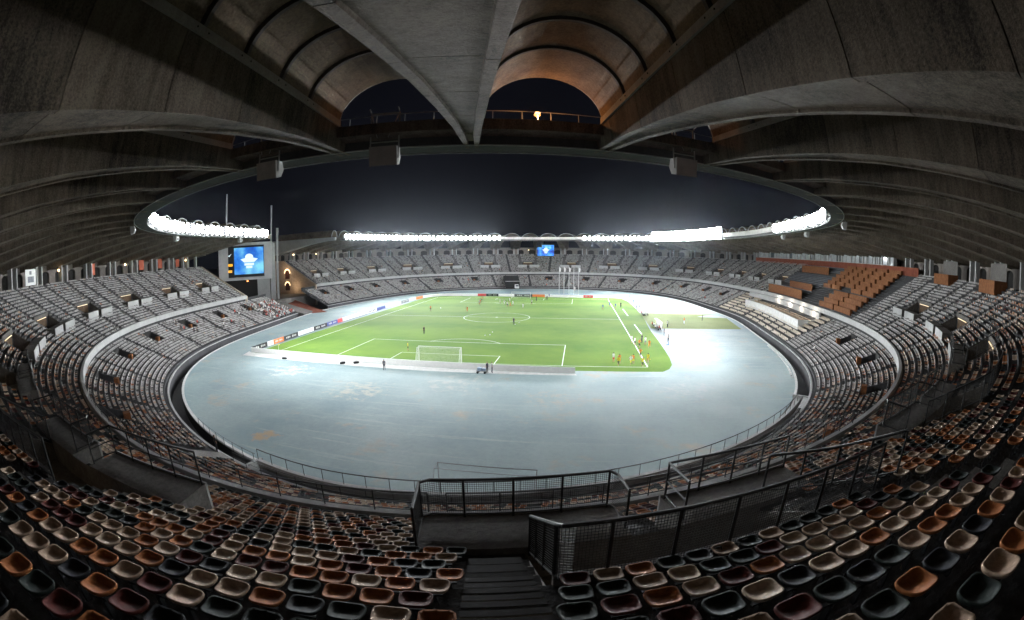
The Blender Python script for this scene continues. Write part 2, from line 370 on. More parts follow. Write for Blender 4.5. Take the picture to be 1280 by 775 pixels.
for s0, e0, h in spans([(c - 1.5, c + 1.5) for c in lb], LSTART, LEND):
    if h: ltm.sweep(lprof(0, 9), s0, e0, 1.5); ltm.sweep([(LO0 + LD * 14, 3.4)] + lprof(14, LN), s0, e0, 1.5)
    else: ltm.sweep(lprof(0, LN), s0, e0, 1.5)
ltm.sweep([(LO0 + LD * LN, LZ0 + LH * 15), (14.52, 5.65), (14.52, 7.0)], LSTART, LEND, 2)
ltm.build('lower_terrace', M['terrace'], bowl)
# rim band between the tiers
rm = MB(); rm.sweep([(14.52, 6.75), (13.95, 6.75), (13.95, 7.78), (14.30, 7.78), (14.30, 7.46), (14.52, 7.44)], START, END, 1.3, cap=True); rm.build('rim_band', M['pale'], bowl)
# lower parapet at the front of the lower tier
pp = MB(); pp.sweep([(2.32, -1.6), (2.32, .66), (2.72, .66), (2.72, .60), (3.0, .60), (3.0, .95)], LSTART, LEND, 1.5, cap=False); pp.build('front_wall', M['dkwall'], bowl)
pp = MB(); pp.sweep([(2.26, .665), (2.26, .80), (2.56, .80), (2.56, .665), (2.26, .665)], LSTART, LEND, 1.5, cap=True); pp.build('parapet_coping', M['pale'], bowl)
# vomitories of the upper tier with their landings
lampm = mat('tunnel_lamp_diffuser', (.8, .7, .5), .5, emit=(1, .75, .42), estr=.7)
for c in uv_:
    for lo, hi in ((c - 4.4, c - .55), (c + .55, c + 4.2)):
        b = MB(); b.block(lo, hi, 19.72, 21.24, 9.9, 11.35); lo_ = b.build('landing', M['land'], bowl)
        b = MB(); b.block(lo, hi, 19.62, 19.71, 9.95, 11.38); b.build('landing_front', M['pale'], lo_)
    b = MB(); b.sweep([(21.24, 11.30), (21.26, 10.35), (24.24, 10.35)], c - 2.5, c + 2.5, 1.3); fl_ = b.build('tunnel_floor', M['land'], bowl)
    zf = lambda o: UZ0 + .55 * (o - UO0) + .12
    for sg in (-1, 1):
        a = c + sg * 2.5; b = MB(); b.block(a - .04, a + .04, 21.26, 24.2, 10.3, zf(21.4) - .3, z1b=zf(24.3) - .35); b.build('side_wall', M['land'], fl_)
    b = MB(); b.block(c - 1.9, c + 1.9, 24.20, 24.235, 10.4, 12.45); b.build('tunnel_mouth', M['void_warm'], fl_)
    b = MB(); b.block(c - 2.44, c + 2.44, 24.16, 24.30, 12.5, 13.0); b.build('lintel', M['land'], fl_)
    b = MB(); b.block(c - 1.6, c + 1.6, 24.02, 24.12, 12.36, 12.46); b.build('lamp', lampm, fl_)
# vomitories of the lower tier
for c in lb:
    b = MB(); b.sweep([(9.48, 3.74), (9.49, 3.0), (13.08, 3.0), (13.09, 5.0)], c - 1.5, c + 1.5, 1.5)
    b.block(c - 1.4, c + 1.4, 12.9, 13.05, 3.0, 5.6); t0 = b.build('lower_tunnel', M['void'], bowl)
    for sg in (-1, 1): b = MB(); b.block(c + sg * 1.5 - .04, c + sg * 1.5 + .04, 9.5, 13.08, 3.0, 4.1, z1b=5.3); b.build('side_wall', M['dkwall'], t0)
    b = MB(); b.block(c + .35, c + 1.1, 9.55, 10.3, 3.02, 4.75); b.build('door_panel', M['wood'], t0)

# concourse back wall with arches and pairs of columns
wall_me = None; col_me = None
def arch_panel():
    b = MB(); w, h, aw, ah = .5, 3.6, .27, 1.7
    pts = [(-aw, 0)] + [(-aw * math.cos(t), ah + aw * 2.4 * math.sin(t)) for t in np.linspace(0, PI, 11)] + [(aw, 0)]
    out = [(-w, 0)] + [(-w, ah)] + [(-w + i * 2 * w / 8, h) for i in range(9)] + [(w, ah)] + [(w, 0)]
    for y0 in (0, .35):
        pass
    n = len(pts); rows = [[(p[0], 0, p[1]) for p in out], [(p[0], 0, p[1]) for p in pts], [(p[0], .45, p[1]) for p in pts]]
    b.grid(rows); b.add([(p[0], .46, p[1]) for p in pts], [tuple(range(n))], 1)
    return b
ap = arch_panel(); me = None
for k in range(NB * 2):
    a = norm_range(beam_arc(k / 2 + .25), START)
    if not (START + 2 < a < END - 1): continue
    x, y = XY(a, 36.2); wdt = stretch(36.2, a) * (beam_arc(k / 2 + .5) - beam_arc(k / 2))
    if me is None: o = ap.build('arched_wall_panel', [M['arcade'], M['void']], bowl); me = o.data
    else: o = bpy.data.objects.new('arched_wall_panel', me); COL.objects.link(o); o.parent = bowl
    o.location = (float(x), float(y), 16.9); o.rotation_euler = (0, 0, heading(a)); o.scale = (wdt * 1.01, 1, 1.05)
cb = MB(); cb.box((0, 0, 1.75), (.42, .95, 3.5)); cb.box((0, 0, 3.38), (.56, 1.1, .16)); col_me = None
for k in range(NB):
    for sg in (-1, 1):
        a = beam_arc(k); a = norm_range(a, START); a += sg * 1.15 / stretch(32.6, a)
        if not (START + .2 < a < END - .2): continue
        if 404 - 3 < a < 404 + 3: continue
        if col_me is None: o = cb.build('column', M['pale'], bowl); col_me = o.data
        else: o = bpy.data.objects.new('column', col_me); COL.objects.link(o); o.parent = bowl
        x, y = XY(a, 32.6); o.location = (float(x), float(y), 16.9); o.rotation_euler = (0, 0, heading(a))
for k_ in (0, 1):
    ld = bpy.data.lights.new('arch_light', 'POINT'); ld.energy = 260; ld.color = (1, .72, .45); ld.shadow_soft_size = .3
    ob = bpy.data.objects.new('arch_light', ld); COL.objects.link(ob); ob.location = P(END + 3.0, 29.5 - 5 * k_, 13.0 - 6 * k_)
# end walls of the bowl at the opening
for a, sg in ((START, -1), (END, 1)):
    ew = MB()
    pr = [(14.0, -.2), (14.0, 7.5), (31.75, 17.0), (37.4, 17.0), (37.4, 20.4), (30, 20.4), (30, 21.0), (37.9, 21.2), (37.9, -.2)]
    n = len(pr); v0 = [P(a + sg * .02, o, z) for o, z in pr]; v1 = [P(a + sg * .7, o, z) for o, z in pr]
    ew.add(v0 + v1, [tuple(range(n)), tuple(range(n, 2 * n))[::-1]] + [(i, (i + 1) % n, n + (i + 1) % n, n + i) for i in range(n)])
    ew.build('end_wall', M['stone'], bowl)

for zc, s_ in ((9.8, 1.0), (5.2, .9)):          # lit arched windows on the far end wall
    b = MB(); A_ = END + .74
    def wp(o, z): return P(A_, 29.5 - o, z)
    pts = [(-1.3, 0)] + [(-1.3 * math.cos(t), 2.2 + 1.3 * math.sin(t)) for t in np.linspace(0, PI, 11)] + [(1.3, 0)]
    b.add([wp(p[0] * s_, zc + p[1] * s_) for p in pts], [tuple(range(len(pts)))], 0)
    wf = b.build('arched_window', [mat('brown_lattice', (.10, .03, .02), .6)], bowl)
    b = MB(); rows = [[], []]
    for t in np.linspace(0, PI, 13):
        for kk, rr in enumerate((1.34, 1.75)): 
            p_ = P(A_ + .05, 29.5 + rr * math.cos(t) * s_, zc + (2.2 + rr * math.sin(t)) * s_); rows[kk].append(p_)
    b.grid(rows); b.build('lit_arch_trim', mat('glowing_trim', (.8, .7, .5), .5, emit=(1, .72, .4), estr=3.0), wf)  # lamplight on the trim is put in as its own glow
    b = MB()
    for i in range(4): b.bar(P(A_ + .04, 28.3 * 1 + i * .8, zc + .1), P(A_ + .04, 28.3 + i * .8, zc + 3.0 * s_), .07)
    for i in range(3): b.bar(P(A_ + .05, 28.2, zc + .7 + i * .8), P(A_ + .05, 30.8, zc + .7 + i * .8), .07)
    b.build('lattice', M['black'], wf)

# ------------------------------------------------------------------ the roof
roof = thing('stadium_roof', 'concrete roof of ribbed barrel vaults and tapering beams over the stands', 'roof')
OB = [4.6, 6.3, 8, 10, 14, 18, 22, 25, 28, 32, 35, 38.2]
def zb(o): return float(np.interp(o, [4.6, 10, 14, 18, 22, 25, 32, 37, 40], [23.80, 23.55, 23.15, 22.65, 21.98, 21.45, 20.15, 19.4, 19.0]))
ZS = 24.95
def hwb(o): return .36 + max(0, o - 5) * .060
def hwt(o): return hwb(o) + .08 + max(0, o - 5) * .016
def near_shift(a): return -.030 if abs(((a - A0 + LT / 2) % LT) - LT / 2) < 22 else 0
def BP(a, o, lat, z):      # point of a beam: lat metres sideways from its straight axis
    sh = near_shift(a) * (o - 5); p0 = XY(a, o); nx, ny = nrm(a)
    return Vector((float(p0[0]) - float(ny) * (lat + sh), float(p0[1]) + float(nx) * (lat + sh), z))
def beam(a, near):
    b = MB()
    segs = [(OB[i], OB[i + 1]) for i in range(len(OB) - 1)] if near else None
    offs = OB
    def sec(o):
        z = zb(o); w, t_ = hwb(o), hwt(o); f = min(.34, w * .6); rec = .10 if o > 6 else .5
        return [(t_, ZS), (w, z + .02), (w, z), (w - f, z), (w - f - .03, z + rec), (-(w - f - .03), z + rec), (-(w - f), z), (-w, z), (-w, z + .02), (-t_, ZS)]
    if near:
        cuts = [4.6, 6.3, 8.2, 12.2, 16.2, 20.2, 24.2, 28.2, 32.2, 38.2]
        for i in range(len(cuts) - 1):
            oo = np.linspace(cuts[i] + (.02 if i else 0), cuts[i + 1] - .02, 3); b.grid([[BP(a, float(o), l, z) for l, z in sec(float(o))] for o in oo])
            for oe in (oo[0], oo[-1]):
                q = len(b.v); b.v += [tuple(BP(a, float(oe), l, z)) for l, z in sec(float(oe))]; b.f.append(tuple(range(q, q + 10))); b.m.append(0)
        return b
    b.grid([[BP(a, o, l, z) for l, z in sec(o)] for o in offs]); q = len(b.v)
    b.v += [tuple(BP(a, offs[0], l, z)) for l, z in sec(offs[0])]; b.f.append(tuple(range(q, q + 10))); b.m.append(0)
    return b
RS, RE = START + 5.0, END - 4.5      # the roof edge runs between these arcs
ks = []
for k in range(-35, 36):
    a = norm_range(beam_arc(k), START)
    if START + .5 < a < END - .2: ks.append((a, k))
ks = sorted(set((round(a, 4), k) for a, k in ks))
# drop duplicates from the wrap
seen = []; 
for a, k in ks:
    if not seen or a - seen[-1][0] > 1: seen.append((a, k))
ks = seen
for a, k in ks:
    near = abs(a - A0) < 25
    beam(a, near).build('roof_beam', M['beam'] if near else M['beam_lit'], roof)
end_beams = [START + .6, END - .6]
for a in end_beams:
    if min(abs(a - q[0]) for q in ks) > 2.5: beam(a, False).build('roof_beam', M['pale'], roof); ks.append((a, 99))
ks.sort()
def edge(a, side, o, z): return BP(a, o, side * hwt(o), z)
def vault_section(aL, aR, o, extra=0.0, n=18, rise=2.5):
    pL, pR = edge(aL, 1, o, ZS), edge(aR, -1, o, ZS); mid = (pL + pR) / 2; hv = (pR - pL) / 2; out = []
    for i in range(n + 1):
        t = PI * i / n; c_ = -math.cos(t); s_ = math.sin(t) ** .85
        out.append(mid + hv * c_ * (1 + extra / hv.length) + Vector((0, 0, (rise + extra) * s_)))
    return out
# which sign is 'towards larger arc'?
_p = BP(400, 10, 1, 0); _q = XY(401, 10); SGN = 1 if (Vector((float(_q[0]), float(_q[1]), 0)) - BP(400, 10, 0, 0)).dot(_p - BP(400, 10, 0, 0)) > 0 else -1
def vault_pts(aL, aR, o, extra=0.0, n=18):
    pL, pR = BP(aL, o, SGN * hwt(o), ZS), BP(aR, o, -SGN * hwt(o), ZS); mid = (pL + pR) / 2; hv = (pR - pL) / 2; out = []
    for i in range(n + 1):
        t = PI * i / n; out.append(mid - hv * math.cos(t) * (1 + extra / hv.length) + Vector((0, 0, (2.45 + extra) * math.sin(t))))
    return out
VCUTS = [7.0, 11.0, 13.9, 16.8, 19.6, 22.5, 25.4, 28.3, 31.2, 34.1, 37.9]
for (a, k), (a2, k2) in zip(ks[:-1], ks[1:]):
    if a2 - a > 9: continue
    near = abs((a + a2) / 2 - A0) < 24
    nn = 22 if near else 12
    b = MB(); b.tube([p_ + Vector((0, 0, .06)) for p_ in vault_pts(a, a2, 6.93, .10, nn)], .13, 5); b.build('arch_edge', M['pale'], roof)
    if near:
        va = MB(); va.grid([vault_pts(a, a2, o, .22, nn) for o in (7.0, 37.9)]); vo = va.build('roof_vault', M['vault'], roof, smooth=True)
        for i in range(len(VCUTS) - 1):
            o0, o1 = VCUTS[i] + (.0 if i == 0 else .16), VCUTS[i + 1] - .16
            b = MB(); r0, r1 = vault_pts(a, a2, o0, 0, nn), vault_pts(a, a2, o1, 0, nn); q0, q1 = vault_pts(a, a2, o0, .17, nn), vault_pts(a, a2, o1, .17, nn)
            b.grid([q0, r0, r1, q1]); b.build('vault_panel', M['vault'], vo)
            if i: 
                b = MB(); b.grid([vault_pts(a, a2, VCUTS[i] - .16, .16, nn), vault_pts(a, a2, VCUTS[i] - .16, -.10, nn), vault_pts(a, a2, VCUTS[i] + .02, -.10, nn), vault_pts(a, a2, VCUTS[i] + .02, .16, nn)]); b.build('vault_rib', M['rib'], vo)
        # springer strip with bolt sockets along each foot of the vault
        for aa_, sg in ((a, SGN), (a2, -SGN)):
            b = MB(); oo = np.array(VCUTS[1:-1]); rows = []
            for o in (7.0, 12, 18, 24, 30, 37.8): rows.append([BP(aa_, o, sg * (hwt(o) + l), z) for l, z in ((-.01, ZS - .02), (.13, ZS - .05), (.13, ZS + .30), (-.01, ZS + .33))])
            b.grid(rows)
            for i, o in enumerate(oo):
                for dx in (-.32, .32): 
                    if 7.2 < o + dx < 37: b.box(BP(aa_, o + dx, sg * (hwt(o + dx) + .131), ZS + .14), (.055, .055, .055), mi=1)
            b.build('springer', [M['springer'], M['void']], vo)
    else:
        va = MB(); va.grid([vault_pts(a, a2, 7.0, .22, nn), vault_pts(a, a2, 7.0, 0, nn)] + [vault_pts(a, a2, o, 0, nn) for o in (14, 22, 30, 37.9)] + [vault_pts(a, a2, 37.9, .22, nn), vault_pts(a, a2, 7.0, .22, nn)])
        va.build('roof_vault', M['vault'], roof, smooth=False)
# flat deck over beams
dk = MB()
for a, k in ks: dk.grid([[BP(a, o, -hwt(o) - .1, ZS + .03), BP(a, o, hwt(o) + .1, ZS + .03)] for o in (4.6, 14, 24, 38.2)])
dk.build('roof_deck', M['beam'], roof)
# ring beam with catwalk parapet
rb = MB(); rb.sweep([(3.70, 23.80), (3.70, 24.42), (4.02, 24.42), (4.02, 24.30), (5.6, 24.30), (5.6, 23.80), (3.70, 23.80)], RS, RE, 1.3, cap=True)
rb.build('ring_beam', M['soffit'], roof)
for o_ in (3.62, 5.55):
    rb = MB(); rb.sweep([(o_, 23.74), (o_, 23.80), (o_ + .08, 23.80), (o_ + .08, 23.74), (o_, 23.74)], RS, RE, 1.3, cap=True); rb.build('ring_lip', M['pale'], roof)
pr_ = MB(); pr_.sweep([(4.04, 24.31), (4.04, 25.72), (4.16, 25.72), (4.16, 24.31)], RS, RE, 1.3, cap=True); pr_.build('catwalk_parapet', M['parapet'], roof)
cg = MB()     # corrugation facing inwards and outwards on the near stretch
for a in np.arange(372, 438, .20):
    for o in (4.00, 4.20): cg.block(a, a + .10, o - .035, o + .035, 24.44, 25.70, step=1)
cg.build('corrugated_cladding', M['parapet'], roof, kind='stuff')
rl = MB(); n_ = int((RE - RS) / 1.6)
for i in range(n_ + 1):
    a = RS + (RE - RS) * i / n_; rl.bar(P(a, 4.1, 25.7), P(a, 4.1, 26.25), .04)
xs = np.linspace(RS, RE, 420); rl.tube([P(a, 4.1, 26.27) for a in xs], .025, 4); rl.build('catwalk_rail', M['steelgrey'], roof)
# inner walkway beam behind the parapet (seen from under the vault mouths)
rb = MB(); rb.sweep([(5.62, 24.28), (6.9, 24.40), (6.95, 24.9), (6.99, 24.3)], RS, RE, 2.0); rb.build('gutter_beam', M['beam'], roof)

# ------------------------------------------------------------------ floodlights along the roof edge
fl = MB()      # housing + bright lens facing the pitch (-y)
fl.add([(math.cos(t) * .34, -.16, math.sin(t) * .34) for t in np.linspace(0, 2 * PI, 13)[:-1]], [tuple(range(12))], 1)
fl.grid([[(math.cos(t) * q, yy, math.sin(t) * q) for t in np.linspace(0, 2 * PI, 13)[:-1]] for q, yy in ((.34, -.15), (.32, -.26), (.22, -.36), (.08, -.41))], 1, True)
fl.tube([(0, -.15, 0), (0, .05, 0), (0, .28, 0)], [.36, .34, .16], 12)
fl.add([], []); fl.box((0, .06, -.38), (.7, .06, .10)); fl.bar((-.36, .06, -.36), (-.36, .06, .05), .05); fl.bar((.36, .06, -.36), (.36, .06, .05), .05)
lens = mat('floodlight_lens', (.9, .9, .9), .3, emit=(.92, .96, 1.0), estr=90); lens2 = mat('bright_floodlight_lens', (.9, .9, .9), .3, emit=(.92, .96, 1.0), estr=260)
lens.cycles.emission_sampling = 'NONE'; lens2.cycles.emission_sampling = 'NONE'
strips = [('left roof edge', 288.5, 355.5, 2.25, 0), ('far left roof edge', 152.5 + LT, 237.5 + LT, 2.25, 0), ('far right roof edge', 78 + LT, 112 + LT, 2.25, 0), ('bright far right roof edge', 20.5 + LT, 76.5 + LT, 2.0, 1), ('right roof edge', 458.5, 497.5, 2.2, 0)]
fme = {}
for nm, a0, a1, st, br in strips:
    kx = int((a1 - a0) / st)
    for i in range(kx + 1):
        a = a0 + (a1 - a0) * i / kx
        for row in range(3 if br else 2):
            if br not in fme: o = fl.build('floodlight', [M['steelgrey'], lens2 if br else lens]); fme[br] = o.data
            else: o = bpy.data.objects.new('floodlight', fme[br]); COL.objects.link(o)
            x, y = XY(a, 3.6); o.location = (float(x), float(y), 24.62 + row * (1.15 if br else .86) + (.08 * math.sin(i * 2.3))); sc_ = 1.0 + .12 * math.sin(i * 1.7)
            o.rotation_euler = (R(-8), 0, heading(a)); o.scale = (sc_ * (2.3 if br else 1.55),) * 3  # heads scaled up and rows added to imitate lamp glare
            tag(o, 'glaring white floodlight in the row of lamps along the ' + nm, 'floodlight', 'floodlights along the ' + nm)
def spot(a, o, z, target, power, size=150, blend=.6, col=(.93, .97, 1.0), rad=.6):
    ld = bpy.data.lights.new('floodlight_beam', 'SPOT'); ld.energy = power; ld.spot_size = R(size); ld.spot_blend = blend; ld.color = col; ld.shadow_soft_size = rad
    ob = bpy.data.objects.new('floodlight_beam', ld); COL.objects.link(ob); p = P(a, o, z); ob.location = p
    ob.rotation_euler = (Vector(target) - p).to_track_quat('-Z', 'Y').to_euler(); return ob
for nm, a0, a1, st, br in strips:
    cnt = max(3, int((a1 - a0) / 14))
    for i in range(cnt):
        a = a0 + (a1 - a0) * (i + .5) / cnt
        tx, ty = {'left roof edge': (10, 16), 'far left roof edge': (0, -4), 'far right roof edge': (5, -4), 'bright far right roof edge': (10, 0), 'right roof edge': (6, 14)}[nm]
        pw = FLOOD * {'left roof edge': .8, 'far left roof edge': 1.25, 'far right roof edge': 1.05, 'bright far right roof edge': .46, 'right roof edge': .72}[nm]
        spot(a, 2.9, 25.2, (tx, ty, 0), pw, 94, 1.0)
        spot(a, 2.85, 25.6, (tx, ty - 30, 4), pw * .065, 172, .5)
# sodium lamp on the catwalk above the camera's bay
sp = thing('catwalk_lamp', 'single orange glowing lamp on the catwalk under the right hand vault', 'lamp', tuple(P(407.5, 5.0, 24.4)), heading(407.5))
b = MB(); b.tube([(0, 0, 0), (0, 0, 1.35), (0, -.1, 1.5)], .03); b.box((0, -.12, 1.55), (.34, .30, .12), taper=.7); b.build('post', M['steelgrey'], sp)
b = MB(); b.tube([(0, -.12, 1.36), (0, -.12, 1.43), (0, -.12, 1.5)], [.13, .20, .13], 12); b.build('bulb', mat('sodium_bulb', (.04, .03, .02), .6, emit=(1.0, .40, .10), estr=2.0, spec=0), sp)
ld = bpy.data.lights.new('sodium_light', 'POINT'); ld.energy = 300; ld.color = (1, .42, .14); ld.shadow_soft_size = .12
ob = bpy.data.objects.new('sodium_light', ld); COL.objects.link(ob); ob.location = P(407.5, 5.15, 25.75)
RAMP = [(-118.5, 105.7), (-112.1, 105.8), (-57.1, 58.2), (-62.9, 50.2)]

# ------------------------------------------------------------------ seats
CAMV = Vector(CAM); Rm = np.array([[r2.x, r2.y, r2.z], [u2.x, u2.y, u2.z], [fwd.x, fwd.y, fwd.z]])
def in_view(Pn, margin=40):
    """keep only what this side of the bowl could show (seats far behind the viewer are not built)"""
    d = (Pn - CAM) @ Rm.T; rr = np.hypot(d[:, 0], d[:, 1]); th = np.arctan2(rr, d[:, 2]); k = 2 * 568.9 * np.sin(th / 2) / np.maximum(rr, 1e-6)
    x_ = 640 + d[:, 0] * k; y_ = 387.5 - d[:, 1] * k
    return (x_ > -margin) & (x_ < 1280 + margin) & (y_ < 775 + margin) & (y_ > -margin) & (th < 1.55), x_, y_
def row_seats(a0, a1, o, z, pitch, i, tier):
    aa = np.linspace(a0, a1, int((a1 - a0) / .25) + 2); x, y = XY(aa, o); L = np.append(0, np.cumsum(np.hypot(np.diff(x), np.diff(y))))
    s_ = np.arange(pitch / 2, L[-1], pitch); a = np.interp(s_, L, aa); xs, ys = XY(a, o); nx, ny = nrm(a)
    return np.column_stack([xs, ys, np.full(len(xs), z), np.arctan2(-nx, ny), a % LT, np.full(len(xs), i), np.full(len(xs), tier)])
rows = []
def excl_add(rows, arr, tier, i):
    if not len(arr): return
    a = norm_range(arr[:, 4], START if tier else LSTART); keep = np.ones(len(a), bool); o_ = (UO0 + UD * i) if tier else (LO0 + LD * i)
    st = 1 + o_ / 75.0
    if tier:
        for c in uv_:
            near = abs(c - (407.5 if c < 500 else 407.5)) < 14
            if 9 <= i < 13: keep &= ~((a > c - 3.25) & (a < c + 3.25))
            if 6.4 < i < 9: keep &= ~((a > c - 4.5) & (a < c + 4.3))
            if i >= 9:
                for sg in (-1, 1): keep &= ~(np.abs(a - (c + sg * 3.03)) < .64 / st)
            else: keep &= ~(np.abs(a - c) < .62 / st)
        for b_ in sector_b:
            b_ = norm_range(b_, START)
            if abs(b_ - A0) > 12: keep &= ~(np.abs(a - b_) < .55 / st)
        if True: keep &= ~((norm_range(a, 300) > PRESS[0] - .5) & (norm_range(a, 300) < PRESS[1]) )
        keep &= ~((i > 19) & (((a > 448) & (a < 456.5)) | ((a > 463) & (a < 470))))
    else:
        if i < 6: keep &= ~((a > 380.5) & (a < 382.9))
        for c in lb:
            if 9 <= i < 14: keep &= ~((a > c - 1.6) & (a < c + 1.6))
        for c in sector_c:
            c = norm_range(c, LSTART); keep &= ~(np.abs(a - c) < .55 / st)
        keep &= ~((norm_range(a, 300) > 484.5) & (norm_range(a, 300) < 22 + LT))
    rows.append(arr[keep])
for i in range(UN): excl_add(rows, row_seats(START + .5, END - .5, UO0 + UD * i + .42, UZ0 + UH * i + .40, .515, i, 1), 1, i)
for i in range(LN): excl_add(rows, row_seats(LSTART + .5, LEND - .5, LO0 + LD * i + .40, LZ0 + LH * i + .40, .49, i, 0), 0, i)
A = np.vstack(rows); ok, px_, py_ = in_view(A[:, :3]); A = A[ok]; px_ = px_[ok]; py_ = py_[ok]
dist = np.linalg.norm(A[:, :3] - CAM, axis=1)
PAL = np.array([(.47, .345, .26), (.36, .130, .045), (.016, .024, .022), (.085, .016, .013), (.014, .016, .021), (.58, .46, .36)])
PN = ['cream', 'orange-brown', 'dark green', 'maroon', 'black', 'light beige']
ci = rng.choice(6, len(A), p=[.29, .22, .16, .13, .11, .09])
col = PAL[ci].copy()
haze_grey = np.clip((dist - 36) / 40, 0, 1) * .985  # distant seats greyed to imitate haze and floodlight wash
pick = rng.random(len(A)) < haze_grey
haze_col = np.where(rng.random(len(A))[:, None] < .78, rng.uniform(.31, .46, len(A))[:, None] * np.array([1.0, .985, .97]), rng.uniform(.10, .22, len(A))[:, None] * np.array([1.05, .97, .92]))
col = np.where(pick[:, None], haze_col, col)
# press stand: blue-grey seats
def seat_mat():
    m = bpy.data.materials.new('moulded_plastic'); m.use_nodes = True; n = m.node_tree.nodes; l = m.node_tree.links; b = n['Principled BSDF']
    at = n.new('ShaderNodeAttribute'); at.attribute_name = 'Col'; g = n.new('ShaderNodeNewGeometry')
    t = n.new('ShaderNodeTexNoise'); t.inputs['Scale'].default_value = 14; t.inputs['Detail'].default_value = 5; t.inputs['Roughness'].default_value = .75; l.new(g.outputs['Position'], t.inputs['Vector'])
    r = n.new('ShaderNodeValToRGB'); r.color_ramp.elements[0].position = .32; r.color_ramp.elements[0].color = (.62, .62, .62, 1); r.color_ramp.elements[1].position = .6; r.color_ramp.elements[1].color = (1.08, 1.05, 1.02, 1)
    mx = n.new('ShaderNodeMixRGB'); mx.blend_type = 'MULTIPLY'; mx.inputs[0].default_value = 1; l.new(t.outputs['Fac'], r.inputs['Fac']); l.new(at.outputs['Color'], mx.inputs[1]); l.new(r.outputs['Color'], mx.inputs[2]); l.new(mx.outputs[0], b.inputs['Base Color'])
    rr = n.new('ShaderNodeMapRange'); rr.inputs['To Min'].default_value = .50; rr.inputs['To Max'].default_value = .85; l.new(t.outputs['Fac'], rr.inputs['Value']); l.new(rr.outputs[0], b.inputs['Roughness'])
    b.inputs['Specular IOR Level'].default_value = .20
    return m
M['seat'] = seat_mat()
# (rim about 0.43 m wide)
def bowl_seat(n=20, detail=True):
    """bucket seat: local +x along the row, +y outwards (towards the backrest), z up; origin on the rim plane"""
    def outline(sx, sy_, e=.56, skew=0):
        o = []
        for i in range(n):
            t = 2 * PI * i / n; c_, s_ = math.cos(t), math.sin(t)
            xx = math.copysign(abs(c_) ** e, c_) * sx; yy = math.copysign(abs(s_) ** e, s_) * sy_
            xx *= (1 - .10 * yy / .2)        # narrower at the back lip
            o.append((xx, yy))
        return o
    def zrim(y_): return .035 + .22 * (y_ + .2) * max(0, (y_ + .2)) / .4
    R_ = []
    for sx, sy_, dz in (((.200, .180, -.050), (.222, .200, -.018), (.217, .196, .003), (.198, .178, .004), (.176, .158, -.010), (.140, .125, -.030), (.08, .07, -.034)) if detail else ((.222, .200, -.03), (.213, .192, .0), (.176, .158, -.018), (.11, .10, -.044))):
        R_.append([(x_, y_ - (.0 if dz > -.06 else .01), zrim(max(-.2, min(.2, y_))) + dz + .55 * x_ * x_ * max(0, -y_) / .2) for x_, y_ in outline(sx, sy_)])
    V = [p for r_ in R_ for p in r_]; F = []
    for i in range(len(R_) - 1):
        for j in range(n): k = (j + 1) % n; F.append((i * n + j, i * n + k, (i + 1) * n + k, (i + 1) * n + j))
    c_ = len(V); V.append((0, -.01, R_[-1][0][2] - .004))
    for j in range(0, n, 2): F.append(((len(R_) - 1) * n + j, (len(R_) - 1) * n + (j + 1) % n, (len(R_) - 1) * n + (j + 2) % n, c_))
    return np.array(V), np.array(F)
def replicate(Vt, Ft, arr, cols, colk=None, scale=1.0):
    n = len(arr); c_, s_ = np.cos(arr[:, 3]), np.sin(arr[:, 3]); V = np.empty((n, len(Vt), 3)); Vt = Vt * scale
    V[:, :, 0] = arr[:, 0, None] + Vt[None, :, 0] * c_[:, None] - Vt[None, :, 1] * s_[:, None]
    V[:, :, 1] = arr[:, 1, None] + Vt[None, :, 0] * s_[:, None] + Vt[None, :, 1] * c_[:, None]
    V[:, :, 2] = arr[:, 2, None] + Vt[None, :, 2]
    F = (Ft[None] + (np.arange(n) * len(Vt))[:, None, None]).reshape(-1, Ft.shape[1])
    C = np.ones((n, len(Vt), 4)); C[:, :, :3] = cols[:, None, :] * (1 if colk is None else colk[None, :, None]); return V.reshape(-1, 3), F, C.reshape(-1, 4)
Vn, Fn = bowl_seat(20, True); Vm, Fm = bowl_seat(12, False)
# far seat: pan with front lip and low back, ten triangles
Vf = np.array([(-.205, -.15, 0), (.205, -.15, 0), (.205, .16, -.03), (-.205, .16, -.03), (-.205, -.15, -.10), (.205, -.15, -.10), (-.19, .2, .17), (.19, .2, .17), (-.19, .235, .17), (.19, .235, .17), (-.2, .22, -.08), (.2, .22, -.08)], float)
Ff = np.array([(0, 1, 2, 3), (4, 5, 1, 0), (3, 2, 7, 6), (6, 7, 9, 8), (9, 11, 10, 8)])
vis = (px_ > 0) & (px_ < 1280) & (py_ > 0) & (py_ < 775) & (A[:, 6] == 1) & (A[:, 5] >= 9)
